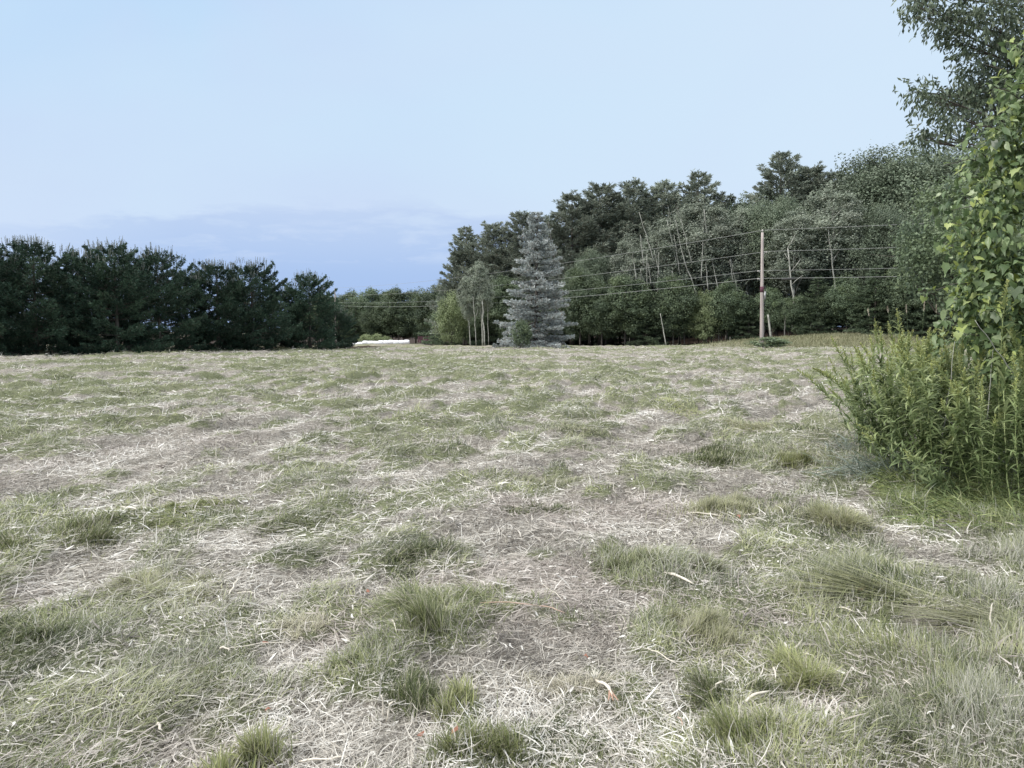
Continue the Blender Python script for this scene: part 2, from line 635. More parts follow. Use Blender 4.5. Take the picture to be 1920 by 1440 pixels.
MAT['bark_dead'] = barkmat('dead_wood', (.11, .105, .095), (.24, .23, .21))
MAT['pole'] = barkmat('weathered_pole_wood', (.27, .23, .215), (.50, .44, .415), 2.5, (3, 3, .12))
MAT['husk'] = leafmat('dry_husk', [(0, (.55, .50, .40)), (1, (.86, .83, .74))], (.45, .25, .18), .1, .3, .5, .05)


def plain(name, col, rough=.5, metal=0, spec=.5):
    m = M_(name)
    n = m.noise(6, 4)
    c = m.mix(m.ramp(n, [(.3, 0.0), (.7, .35)]), col, tuple(q * .65 for q in col))
    p = m.principled(c, rough, spec)
    p.inputs['Metallic'].default_value = metal
    return m.m


MAT['wire'] = plain('grey_wire', (.30, .31, .30), .45, 0)
MAT['black'] = plain('black_rubber', (.03, .03, .03), .6)
MAT['steel'] = plain('galvanised_steel', (.38, .38, .38), .5, .6)
MAT['ceramic'] = plain('ceramic', (.45, .42, .40), .3)
MAT['rust'] = plain('dark_red_wood', (.10, .035, .055), .8)
MAT['bale'] = plain('white_bale_wrap', (.82, .82, .86), .35)
MAT['redleaf'] = plain('red_leaf', (.24, .10, .06), .6)
MAT['tangrass'] = leafmat('tan_meadow_grass', [(0, (.13, .13, .075)), (.5, (.29, .27, .18)), (1, (.46, .43, .32))], (.22, .24, .13), .25, .3, .5, 0)

# ground
g = M_('ground')
r_, g_, b_ = g.tone()
tco = g.n('ShaderNodeTexCoord').outputs['Object']
fine = g.noise(38, 6, .7, tco, (1, 2.2, 1), (0, 0, R(20)), .6)
mid = g.noise(3.2, 6, .65, tco, (1, 2.4, 1), (0, 0, R(18)), .8)
lowf = g.noise(.35, 4, .6, tco)
strawc = g.ramp(fine, [(.30, (.06, .053, .045)), (.48, (.22, .20, .175)), (.62, (.44, .415, .37)), (.80, (.64, .62, .57))])
strawc = g.mix(g.ramp(mid, [(.45, 0.0), (.75, .25)]), strawc, (.34, .29, .265))
greenc = g.ramp(fine, [(.30, (.045, .055, .03)), (.5, (.14, .155, .085)), (.7, (.30, .31, .20)), (.85, (.46, .46, .35))])
greenc = g.mix(g.ramp(lowf, [(.40, 0.0), (.7, .35)]), greenc, (.29, .28, .20))
mask = g.math('ADD', r_, g.math('MULTIPLY', g.math('SUBTRACT', mid, .5), .9))
base = g.mix(g.ramp(mask, [(.30, 0.0), (.62, 1.0)]), strawc, greenc)
tanc = g.ramp(fine, [(.3, (.14, .13, .075)), (.7, (.33, .30, .20))])
base = g.mix(b_, base, tanc)
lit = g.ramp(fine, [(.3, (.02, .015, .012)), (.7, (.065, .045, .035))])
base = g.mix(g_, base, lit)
g.principled(base, .95, .1, fine, .7, .03)
MAT['ground'] = g.m


# ------------------------------------------------------------------ ground sheet
def polar(rs, ths):
    rr, tt = np.meshgrid(rs, ths, indexing='ij')
    x, y = rr * np.sin(tt), rr * np.cos(tt)
    return x, y


def build_ground():
    # fine wedge in view, coarse ring elsewhere, as one grid with uneven bearings
    th = np.concatenate([np.linspace(-PI, R(-50), 60, endpoint=False), np.linspace(R(-50), R(50), 760), np.linspace(R(50), PI, 61)[1:]])
    rs = np.concatenate([[0.02, .3, .8], np.geomspace(1.3, 95, 820), np.geomspace(96, 4000, 120)])
    x, y = polar(rs, th)
    z = gz(x, y)
    G = green(x, y)
    ed = edge_d(x, y)
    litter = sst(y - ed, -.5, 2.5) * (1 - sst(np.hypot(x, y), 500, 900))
    px = np.where(y > 1, x / np.maximum(y, 1) * FPX + 960, 0)
    bank = sst(px, 1280, 1470) * sst(y, 68, 70.5)
    bank = np.maximum(bank, .8 * np.exp(-((px - 945) / 40) ** 2) * sst(y, 95, 101))
    bank = np.maximum(bank, .35 * sst(y, 78, 84) * (1 - sst(px, 960, 1100)))
    left = (1 - sst(px, 640, 665)) * sst(np.hypot(x - np.interp(px, [0, 660], [-31, -14.2]), y - np.interp(px, [0, 660], [46, 68])), 90, 91)
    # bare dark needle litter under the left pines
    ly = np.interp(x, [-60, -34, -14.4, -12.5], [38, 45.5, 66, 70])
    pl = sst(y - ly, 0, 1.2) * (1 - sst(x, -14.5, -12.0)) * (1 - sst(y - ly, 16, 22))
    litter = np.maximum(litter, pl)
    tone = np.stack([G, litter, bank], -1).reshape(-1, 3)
    n, m = x.shape
    i, j = np.meshgrid(np.arange(n - 1), np.arange(m - 1), indexing='ij')
    F = np.stack([i * m + j, (i + 1) * m + j, (i + 1) * m + j + 1, i * m + j + 1], -1).reshape(-1, 4)
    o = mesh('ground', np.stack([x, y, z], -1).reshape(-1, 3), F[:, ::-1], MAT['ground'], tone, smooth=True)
    tag(o, 'mown hay field sloping gently to the edge of the wood', 'ground', kind='structure')


build_ground()


def heading(x, y):
    """lay of the mown swath"""
    th = np.arctan2(y - CY, x - CX)
    return th - PI / 2 + (fbm(x * .9, y * .9, 41, 2) - .5) * 3.0


def wedge(n, d0, d1, a=43):
    d = np.exp(rng.uniform(math.log(d0), math.log(d1), n))
    t = R(a) * rng.uniform(-1, 1, n)
    return d * np.sin(t), d * np.cos(t)


def field_ok(x, y):
    """keep off the litter under the pines and in the wood"""
    ly = np.interp(x, [-60, -34, -14.4, -12.5], [38, 45.5, 66, 70])
    return (y < edge_d(x, y)) & ~((y > ly + .5) & (x < -13))


def build_hay():
    n = 560000
    x, y = wedge(n, 1.9, 75)
    G = green(x, y)
    keep = (rng.random(n) > G * .60) & field_ok(x, y)
    x, y, G = x[keep], y[keep], G[keep]
    n = len(x)
    D = np.hypot(x, y)
    az = heading(x, y) + rng.normal(0, .85, n) + PI * (rng.random(n) > .5)
    ln = (.025 + .15 * rng.random(n) ** 1.8) * (D / 4) ** .35
    wd = rng.uniform(.0016, .0048, n) * np.maximum(D / 3.2, 1) ** .62
    wd *= np.where(rng.random(n) < .06, 1.9, 1)
    chip = (rng.random(n) < .012) & (D < 9)
    ln = np.where(chip, rng.uniform(.025, .07, n) * (D / 4) ** .3, ln)
    wd = np.where(chip, wd * 2.6, wd)
    patch = fbm(x * 1.3, y * 1.3, 51, 3) * .5 + fbm(x * 3.1, y * 3.1, 52, 3) * .5
    tr = np.clip(rng.beta(2.6, 2.0, n) + (patch - .50) * 1.5 - .05 * sst(D, 8, 25) + .34 * np.sin(np.hypot(x - CX, y - CY) * PI2 / 1.55 + fbm(np.arctan2(y - CY, x - CX) * 9, np.hypot(x - CX, y - CY) * .4, 37, 2) * 5) * sst(D, 6, 16), 0, 1)
    tg = np.clip((fbm(x * .9, y * .9, 61, 3) - .55) * 3.2, 0, .45) * rng.random(n) ** .5
    tr = np.where(chip, 1.0, tr)
    tg = np.where(chip, 0, tg)
    e0 = rng.normal(.10, .16, n)
    e0 = np.where(rng.random(n) < .05, rng.uniform(.4, 1.2, n), e0)
    z = gz(x, y) + rng.random(n) ** 2 * .02 * (D / 4) ** .5 + .002
    q = Geo()
    q.blades(np.stack([x, y, z], 1), az, ln, wd, e0, e0 - rng.uniform(0, .35, n), np.stack([tr, tg, tg], 1), 3, rng.uniform(-.9, .9, n), .42)
    tag(q.build('hay', MAT['straw']), 'pale dry cut hay strewn over the field', 'hay', kind='stuff')


def build_grass():
    n = 520000
    x, y = wedge(n, 1.9, 75)
    G = green(x, y)
    keep = (rng.random(n) < np.clip((G - .22) * 1.7, 0, 1)) & field_ok(x, y)
    x, y, G = x[keep], y[keep], G[keep]
    n = len(x)
    D = np.hypot(x, y)
    sw = heading(x, y) + (fbm(x * 2.3, y * 2.3, 71, 2) - .5) * 3.5
    az = sw + rng.normal(0, .85, n)
    right = sst(x - y * .28, .1, 1.0) * (1 - sst(D, 6, 11))
    lie = fbm(x * 1.7, y * 1.7, 81, 2)
    e0 = rng.normal(.75, .3, n) + right * .45 + (lie - .5)
    e1 = e0 - rng.uniform(.5, 1.4, n) * (1 - .6 * right)
    clot = .45 * sst(fbm(x * 2.4, y * 2.4, 95, 3), .38, .68) + .9 * clump(x, y)
    ln = rng.uniform(.03, .115, n) * (.45 + 1.1 * clot) * (.6 + .5 * G) * (D / 4) ** .3
    wd = rng.uniform(.0018, .0038, n) * np.maximum(D / 3.2, 1) ** .75
    patch = fbm(x * 1.1, y * 1.1, 91, 3) * .5 + fbm(x * 3.4, y * 3.4, 92, 3) * .5
    tr = np.clip(rng.beta(2.2, 2.2, n) * .9 + (patch - .5) * 1.9 + .03, 0, 1)
    tg = np.clip((fbm(x * .8, y * .8, 101, 3) - .45) * 2.5, 0, 1) * rng.random(n)
    tg = np.where(rng.random(n) < .22, .95, tg)
    q = Geo()
    q.blades(np.stack([x, y, gz(x, y) - .004], 1), az, ln, wd, e0, e1, np.stack([tr, tg, tg], 1), 3, rng.uniform(-.6, .6, n), .3)
    tag(q.build('grass', MAT['grass']), 'green stubble grass growing up through the cut hay', 'grass', kind='stuff')


def build_tall_grass():
    n = 60000
    px = rng.uniform(1290, 2050, n)
    y = rng.uniform(69.5, 92, n)
    x = (px - 960) / FPX * y
    k = (y < edge_d(x, y) + 2) & (rng.random(n) < sst(px, 1290, 1480))
    x, y = x[k], y[k]
    n = len(x)
    p = fbm(x * .25, y * .5, 111, 3)
    q = Geo()
    q.blades(np.stack([x, y, gz(x, y)], 1), rng.uniform(0, PI2, n), rng.uniform(.2, .5, n) * (.5 + p), rng.uniform(.025, .05, n), rng.uniform(1.1, 1.5, n), rng.uniform(.3, 1.0, n),
             np.stack([np.clip(rng.beta(2, 3, n) * .8 + (p - .5) * .6, 0, 1), rng.uniform(.2, .7, n), rng.random(n)], 1), 2)
    tag(q.build('tall_dry_grass', MAT['tangrass']), 'uncut tan grass on the bank between the mown field and the wood', 'grass', kind='stuff')


build_hay()
build_grass()
build_tall_grass()


def build_tufts():
    style = {'yellow': (.78, .15), 'olive': (.42, .35), 'brown withered': (.5, 1.0), 'dark': (.25, .05), 'pale': (.7, .45), 'straw': (.7, .8), 'blue': (.4, .2), 'bright': (.65, .05)}
    for i, (px, py, r, h, lab) in enumerate(TUFTS):
        c = gpt(px, py)
        D = math.hypot(*c)
        n = int(np.clip(2600 * (r / .2) ** 1.3, 500, 5200))
        tr0, tg0 = .42, .12
        for k, v in style.items():
            if k in lab.split(' tuft')[0] or k in lab[:22]:
                tr0, tg0 = v
        # several overlapping swirls of blades, strung along the lay of the swath
        hd0 = float(heading(c[0], c[1]))
        ns = int(rng.integers(4, 8))
        so = rng.normal(0, .50, (ns, 2)) * r
        ax = np.array([math.cos(hd0 * .3), math.sin(hd0 * .3)])
        so = so + ax * rng.normal(0, .35 * r, (ns, 1))
        sr = rng.uniform(.25, .6, ns) * r
        sl_ = rng.uniform(0, PI2) + rng.normal(0, .8, ns)
        k_ = rng.choice(ns, n, p=sr ** 1.3 / np.sum(sr ** 1.3))
        rad = np.abs(rng.normal(0, .85, n)) * sr[k_] * np.where(rng.random(n) < .25, 2.2, 1)
        an = rng.uniform(0, PI2, n)
        ox, oy = so[k_, 0] + rad * np.cos(an), (so[k_, 1] + rad * np.sin(an)) * .8
        lean = sl_[k_]
        if 'combed' in lab:
            lean = R(175)
        fan = any(w_ in lab for w_ in ('spreading', 'fan', 'round', 'alone'))
        wob = fbm(ox / r * 1.5 + i * 5, oy / r * 1.5, 3, 2)
        if fan:
            az = np.arctan2(oy, ox) + rng.normal(0, .95, n)
            e0 = rng.normal(1.0, .3, n)
            e1 = e0 - rng.uniform(.1, 1.1, n)
        elif 'upright' in lab or 'stubble' in lab or 'yellow green tuft' in lab:
            az = lean + rng.normal(0, .9, n)
            e0 = rng.normal(1.25, .22, n)
            e1 = e0 - rng.uniform(.1, .9, n)
        else:
            az = lean + (wob - .5) * 3.5 + rng.normal(0, .75, n)
            e0 = rng.normal(.75, .35, n)
            e1 = e0 - rng.uniform(.6, 2.0, n)
        fallr = (1 - .4 * np.clip(rad / sr[k_] / 1.5, 0, 1)) * (.7 + .5 * rng.random(ns)[k_])
        ln = rng.uniform(.07, .21, n) * h * .86 * fallr * (1.5 if 'combed' in lab else 1) * (D / 4) ** .2
        wd = rng.uniform(.002, .0042, n) * max(D / 3.4, 1) ** .7
        if 'broad blades' in lab or 'cut by the bottom' in lab:
            wd *= 1.7
        tr = np.clip(tr0 + rng.normal(0, .24, n), 0, 1)
        tg = np.where(rng.random(n) < .17, .98, np.clip(tg0 + rng.normal(0, .12, n), 0, 1))
        zc = float(gz(c[0], c[1]))
        pz = gz(c[0] + ox, c[1] + oy) - zc - .005
        q = Geo()
        q.blades(np.stack([ox, oy, pz], 1), az, ln, wd, e0, e1, np.stack([tr, tg, tg], 1), 4, rng.uniform(-.5, .5, n), .16)
        o = q.build('grass_tuft', MAT['tuft'])
        o.location = (c[0], c[1], zc)
        tag(o, lab, 'grass tuft', 'grass tufts left standing in the hay')


build_tufts()


# ------------------------------------------------------------------ trees
def pine(name, H, RB, z0, nwh, nbr, ntuft, blade, mat, profile, tiltf, bark, dead=0, candles=0, seed=0, trunk_r=None, up=.35, plate=.10, browng=.15, bladew=.2, nb=5):
    """conifer with whorled plates of needles: > trunk, crown (+ shoots)"""
    r = np.random.default_rng(seed)
    root = empty(name)
    tr = Geo()
    tz = np.linspace(0, H * .97, 14)
    wobx = np.cumsum(r.normal(0, .012 * H / 14, 14))
    woby = np.cumsum(r.normal(0, .012 * H / 14, 14))
    R0 = trunk_r or H * .014
    tp = np.stack([wobx, woby, tz], 1)
    tr.tube(tp, R0 * (1 - tz / H) ** .8 + .02, 8)
    cr = Geo()
    C, A, T = [], [], []
    tips = []
    for w in range(nwh):
        zf = z0 + (1 - z0) * (w + r.uniform(-.3, .3)) / nwh
        zf = min(max(zf, z0), .985)
        zz = zf * H
        cx, cy = np.interp(zz, tz, wobx), np.interp(zz, tz, woby)
        ph = r.uniform(0, PI2)
        for b in range(nbr):
            if r.random() < .16:
                continue
            Lb = RB * profile((zf - z0) / (1 - z0)) * r.uniform(.55, 1.25) + .12
            a = ph + b * PI2 / nbr + r.normal(0, .22)
            tl = tiltf((zf - z0) / (1 - z0)) + r.normal(0, .09)
            hd = np.array([math.cos(a), math.sin(a), 0])
            ts = np.linspace(0, 1, 6)
            bp = np.array([[cx, cy, zz]]) + hd[None] * (ts * Lb * math.cos(tl))[:, None] + np.array([[0, 0, 1.]]) * (ts * Lb * math.sin(tl) + up * .35 * Lb * (ts ** 2) - .05 * Lb * np.sin(ts * PI))[:, None]
            tr.tube(bp[:, :], np.maximum(R0 * .17 * (1 - ts) * (Lb / RB + .3), .008), 4)
            nt_ = max(3, int(ntuft * Lb / RB))
            u = r.uniform(.22 if Lb < RB * .6 else .34, 1.03, nt_) ** .85
            base = np.stack([np.interp(u, ts, bp[:, k]) for k in range(3)], 1)
            sd_ = np.array([-hd[1], hd[0], 0])
            spread = Lb * .26 * (1.15 - u) + .10 * Lb * .5
            s1 = r.uniform(-1, 1, nt_)
            base = base + sd_[None] * (s1 * spread)[:, None]
            base[:, 2] += r.normal(0, plate * Lb * .25 + .02, nt_) - np.abs(s1) * spread * .12
            clump = r.uniform(0, 1)
            d = norm(hd[None] * .8 + sd_[None] * (s1 * .8)[:, None] + np.array([[0, 0, up]]) + r.normal(0, .15, (nt_, 3)))
            for q_ in range(nb):
                dd = norm(d + r.normal(0, .42, (nt_, 3)))
                C.append(base + dd * blade * .45 + r.normal(0, blade * .12, (nt_, 3)))
                A.append(dd)
                tone = np.stack([np.clip(clump * .5 + r.random(nt_) * .5, 0, 1), np.where(r.random(nt_) < browng, .8, .0) * (1 - zf) ** .3, np.zeros(nt_)], 1)
                T.append(tone)
            if zf > .70:
                tips.append((bp[-1], hd, Lb))
    C, A, T = np.concatenate(C), np.concatenate(A), np.concatenate(T)
    # leader tuft
    B = norm(np.cross(A, r.normal(size=A.shape)))
    cr.diamonds(C, A, B, blade * r.uniform(.7, 1.2, len(C)), blade * bladew * r.uniform(.7, 1.3, len(C)), T)
    if dead:
        for k in range(dead):
            zz = r.uniform(.15, z0 + .25) * H
            a = r.uniform(0, PI2)
            Ld = r.uniform(.3, .8) * RB * .6
            tr.tube([[0, 0, zz], [math.cos(a) * Ld * .5, math.sin(a) * Ld * .5, zz + r.uniform(-.1, .2) * Ld], [math.cos(a) * Ld, math.sin(a) * Ld, zz + r.uniform(-.2, .3) * Ld]], [.05, .035, .015], 4)
    o = tr.build('trunk', MAT[bark], root)
    cr.build('crown', MAT[mat], root)
    if candles:
        cg = Geo()
        allt = tips
        for k in range(candles):
            p, hd, Lb = allt[r.integers(len(allt))]
            p = p - hd * r.uniform(0, .45) * Lb + np.array([r.normal(0, .18), r.normal(0, .18), r.uniform(-.05, .08)])
            ln = r.uniform(.3, .65)
            le = np.array([hd[0] * r.uniform(-.02, .3), hd[1] * r.uniform(-.02, .3), 1])
            e = p + le * ln
            cg.tube([p, (p + e) / 2 + r.normal(0, .01, 3), e], [.014, .012, .007], 4, (.6, 0, 0))
            m_ = 16
            u = r.uniform(.1, 1.0, m_)
            c = p + (e - p) * u[:, None]
            dd = norm(r.normal(0, .7, (m_, 3)) + np.array([0, 0, 1.1]))
            cg.diamonds(c + dd * .03, dd, norm(np.cross(dd, r.normal(size=dd.shape))), .10, .026, np.stack([r.random(m_), np.zeros(m_), np.zeros(m_)], 1))
        cg.build('shoots', MAT['candle'], root)
    root['h'] = float(np.percentile(np.concatenate(cr.v)[:, 2], 99.7))
    return root


def broadleaf(name, H, rx, z0, nblob, nleaf, leaf, mat, bark, seed=0, trunk_r=.18, limbs=9, shell=.55, lean=0, blobr=(.14, .27), thin=1.0, fork=False, top=1.0):
    """tapered trunk, limbs that reach the leaf clumps, thousands of leaves"""
    r = np.random.default_rng(seed)
    root = empty(name)
    rz = H * (1 - z0) / 2
    cz = H * z0 + rz
    Bc, Br = [], []
    while len(Bc) < nblob:
        p = r.uniform(-1, 1, 3)
        d = np.linalg.norm(p)
        if d > 1 or (d < .35 and r.random() < .7):
            continue
        taper = 1 - .35 * max(p[2], 0) ** 2 * top
        Bc.append([p[0] * rx * .80 * taper + lean * (p[2] + 1) * rz * .1, p[1] * rx * .80 * taper, cz + p[2] * rz * .86])
        Br.append(rx * r.uniform(*blobr) * r.uniform(.6, 1.15))
    Bc, Br = np.array(Bc), np.array(Br)
    tr = Geo()
    tz = np.linspace(0, 1, 12)
    tw = np.cumsum(r.normal(0, .010 * H / 12 * 2, (12, 2)), 0)
    tp = np.stack([tw[:, 0] + lean * tz ** 1.3, tw[:, 1], tz * H * .9], 1)
    tr.tube(tp, trunk_r * (1 - tz * .88), 8)
    for k in r.permutation(nblob)[:limbs]:
        e = Bc[k]
        zs = max(e[2] - r.uniform(.25, .45) * rz - .5, H * z0 * .6)
        i = np.interp(zs, tp[:, 2], np.arange(12))
        s0 = np.array([np.interp(zs, tp[:, 2], tp[:, j]) for j in range(3)])
        m1 = s0 * .55 + e * .45 + np.array([0, 0, .06 * H * r.uniform(-.3, .6)]) + r.normal(0, .05 * rx, 3)
        rr = trunk_r * .38 * (1 - zs / H + .25)
        tr.tube([s0, m1, e], [rr, rr * .6, rr * .2], 5)
        for q_ in range(2):
            e2 = e + r.normal(0, .35 * rx * .6, 3)
            tr.tube([m1, (m1 + e2) / 2 + r.normal(0, .03 * rx, 3), e2], [rr * .45, rr * .3, rr * .1], 4)
    w = Br ** 2
    idx = r.choice(nblob, nleaf, p=w / w.sum())
    d = rdir(nleaf, r)
    d[:, 2] = d[:, 2] * .85 + .12
    rad = (shell + (1 - shell) * r.random(nleaf) ** .5) * (1 + .18 * r.normal(size=nleaf))
    # tattered clump outlines: strong lumps by direction
    lump = .60 + .85 * vn(d[:, 0] * 2.2 + idx * 3.1, d[:, 1] * 2.2 + d[:, 2] * 2.7, 2)
    c = Bc[idx] + d * (Br[idx] * rad * lump)[:, None] * np.array([1.0, 1.0, 1.0])
    # part of the leaves fill the outer shell of the whole crown, between the clumps
    ws_ = r.random(nleaf) < .20
    d2 = rdir(nleaf, r)
    q2 = .55 + .60 * vn(d2[:, 0] * 3.4 + d2[:, 2] * 2 + seed, d2[:, 1] * 3.4 - d2[:, 2] * 1.7, 4) + .20 * (vn(d2[:, 0] * 8 + seed, d2[:, 1] * 8 + d2[:, 2] * 7, 6) - .5) - .22 * r.random(nleaf) ** 2
    c2 = np.stack([d2[:, 0] * rx * q2 + lean * (d2[:, 2] + 1) * rz * .1, d2[:, 1] * rx * q2, cz + d2[:, 2] * rz * q2], 1)
    tpr = 1 - .35 * np.clip(d2[:, 2], 0, 1) ** 2 * top
    c2[:, :2] *= tpr[:, None]
    c = np.where(ws_[:, None], c2, c)
    d = np.where(ws_[:, None], d2, d)
    nrm = norm(d * .8 + np.array([0, 0, .35]) + r.normal(0, .75, (nleaf, 3)))
    a = norm(np.cross(nrm, r.normal(size=(nleaf, 3))))
    b = np.cross(nrm, a)
    cl = r.random(nblob)
    T = np.stack([np.clip(cl[idx] * .55 + r.random(nleaf) * .45, 0, 1), np.clip(r.random(nblob)[idx] * 1.2 - .5, 0, 1), np.zeros(nleaf)], 1)
    cr = Geo()
    sz = leaf * r.uniform(.65, 1.3, nleaf)
    cr.diamonds(c, a, b, sz, sz * .68, T)
    tr.build('trunk', MAT[bark], root)
    cr.build('crown', MAT[mat], root)
    root['h'] = float(np.percentile(np.concatenate(cr.v)[:, 2], 99.7))
    return root


def dome(t):        # young open grown pine, rounded top
    return max(0, 1 - t ** 2.4) ** .55 * (.78 + .22 * min(t * 4, 1))


def cone(t):
    return (1 - t) ** .85


def tallp(t):
    return math.sin(min(t * 2.2 + .35, 1) * PI / 2) * max(0, 1 - t) ** .55


PR = {}
for k in range(4):
    PR['yp%d' % k] = pine('white_pine', 7.8, 3.6, .0, 21, 7, 95, .24, 'young_pine', dome, lambda t: .02 + .55 * t, 'bark_dark', 0, 150, 100 + k, .14, .25, .09, .10, .24, 6)
for k in range(3):
    PR['tp%d' % k] = pine('pine_tree', 24, 6.0, .24, 26, 7, 60, .55, 'pine', tallp, lambda t: .05 + .5 * t, 'bark_pine', 26, 0, 200 + k, .26, .45, .07, .2, .20, 6)
PR['tc0'] = pine('pine_tree', 22, 5.4, .10, 30, 7, 60, .50, 'pine', lambda t: (1 - t) ** .62, lambda t: .10 + .45 * t, 'bark_pine', 6, 0, 210, .26, .45, .09, .12, .24, 5)
PR['hm0'] = pine('hemlock_tree', 14, 4.2, .02, 26, 8, 60, .42, 'maple', lambda t: (1 - t) ** .7, lambda t: -.12 + .35 * t, 'bark_dark', 6, 0, 220, .2, .0, .10, .1, .24, 4)
PR['sp'] = pine('blue_spruce', 13.6, 4.1, .02, 36, 9, 88, .26, 'blue', lambda t: (1 - t) ** .78, lambda t: -.34 + .5 * t, 'bark_dark', 0, 0, 230, .2, .36, .03, .16, .30, 6)
for k in range(3):
    PR['oak%d' % k] = broadleaf('oak_tree', 20, 6.2, .2, 110, 52000, .21, 'oak', 'bark_dark', 300 + k, .3)
for k in range(3):
    PR['map%d' % k] = broadleaf('maple_tree', 11, 3.8, .12, 80, 38000, .19, 'maple', 'bark_dark', 310 + k, .13)
for k in range(3):
    PR['asp%d' % k] = broadleaf('aspen_tree', 17, 2.7, .30, 64, 27000, .17, 'aspen', 'bark_pale', 320 + k, .13, 12, .4, [0.8, -1.2, 0.3][k], (.13, .26))
PR['lt0'] = broadleaf('young_maple', 8, 3.1, .02, 60, 26000, .16, 'yellowgreen', 'bark_dark', 330, .1)
for k in range(2):
    PR['shr%d' % k] = broadleaf('shrub', 2.0, 1.6, .0, 22, 3500, .16, 'yellowgreen' if k else 'maple', 'bark_dark', 340 + k, .04, 8)
used = set()


def plant(key, px, D, top, ws, label, group, cat='tree', rz=None, base=None, foot=None):
    x = (px - 960) / FPX * D
    zb = float(gz(x, D)) - .05
    zt = at(px, top, D)[2]
    src = PR[key]
    o = src if key not in used else dup(src)
    used.add(key)
    h = src['h']
    sz = (zt - zb) / (h * 1.0)
    o.location = (x, D, zb)
    o.scale = (ws * sz, ws * sz, sz)
    o.rotation_euler = (0, 0, rng.uniform(0, PI2) if rz is None else rz)
    tag(o, label, cat, group)
    return o


GP = 'dark young pines in the row on the left'
LP = [(-150, 43, 452, 1, 'dark pine beyond the left edge of the picture'),
      (-15, 45, 470, 1, 'dark pine cut by the left edge of the picture'),
      (70, 47, 455, 1, 'second dark pine from the left edge, with a broad domed top'),
      (165, 50, 478, .9, 'dark pine set back between the two broad domes at far left'),
      (222, 48.5, 462, 1, 'broad dark pine in the middle of the left row, pale shoots on top'),
      (300, 52, 474, .95, 'dark pine left of the first dip in the row'),
      (410, 56, 496, 1, 'dark pine right of the first dip in the left row'),
      (475, 58.5, 497, 1, 'dark pine left of the second dip in the row'),
      (582, 64, 516, 1.0, 'last dark pine at the right end of the left row'),
      (-90, 52, 470, 1, None), (20, 54, 480, 1, None), (120, 56, 500, 1, None), (250, 58, 495, 1, None), (350, 56, 503, 1.1, None), (440, 63, 525, 1, None), (528, 64, 535, 1.15, None), (636, 68, 572, 1.1, None)]
for i, (px, D, top, ws, lab) in enumerate(LP):
    plant('yp%d' % (i % 4), px, D, top + (0 if lab else 8), ws * 1.0, lab or 'dark pine mostly hidden behind the front pines of the left row', GP if lab else 'second rank of pines on the left')

GF = 'far trees closing the gap at the end of the field'
FT = [(600, 222, 552, 'map0'), (628, 224, 556, 'map1'), (655, 226, 548, 'map1'), (690, 222, 543, 'map2'), (725, 224, 549, 'map0'), (790, 215, 545, 'map1'), (820, 170, 535, 'map2')]
FL = ['far tree half hidden behind the right end of the pine row', 'low far tree just right of the last dark pine', 'far grey green tree with a level top, right of the last pine',
      'far rounded tree forming the highest bump above the white bales', 'far tree just left of the dark round maple', 'far tree between the dark round maple and the light green tree', 'far tree under the left foot of the tall pine']
for (px, D, top, k), lab in zip(FT, FL):
    plant(k, px, D, top, 1.3, lab, GF)
plant('map0', 748, 205, 542, 1.3, 'dark round topped maple standing behind the bales and wagon', GF)
plant('hm0', 668, 214, 575, 1.3, 'far layered conifer right of the last dark pine', GF)
plant('map2', 706, 209, 568, 1.2, 'far bushy tree above the yellow green shrubs', GF)
plant('map1', 790, 204, 600, 1.2, 'low dark tree standing behind the dark red wagon', GF)
plant('hm0', 640, 215, 568, 1.3, 'far layered conifer nearest the last dark pine', GF)
plant('map0', 835, 150, 575, 1.2, 'dark tree behind the light green young maple', GF)
for px, D, top, ws, lab in [(688, 197, 624, 1.25, 'bright yellow green shrub at the left behind the white bales'), (709, 198, 623, 1.2, 'bright green shrub at the middle behind the white bales'), (725, 200, 627, 1.2, 'small dull green shrub behind the right of the white bales')]:
    plant('shr1', px, D, top + 3, ws, lab, 'shrubs behind the bales', 'shrub')
plant('lt0', 847, 112, 548, .85, 'light green young maple at the left foot of the wood', 'trees at the edge of the wood')
plant('map1', 872, 114, 590, .8, 'dark low maple between the light green maple and the birches', 'trees at the edge of the wood')

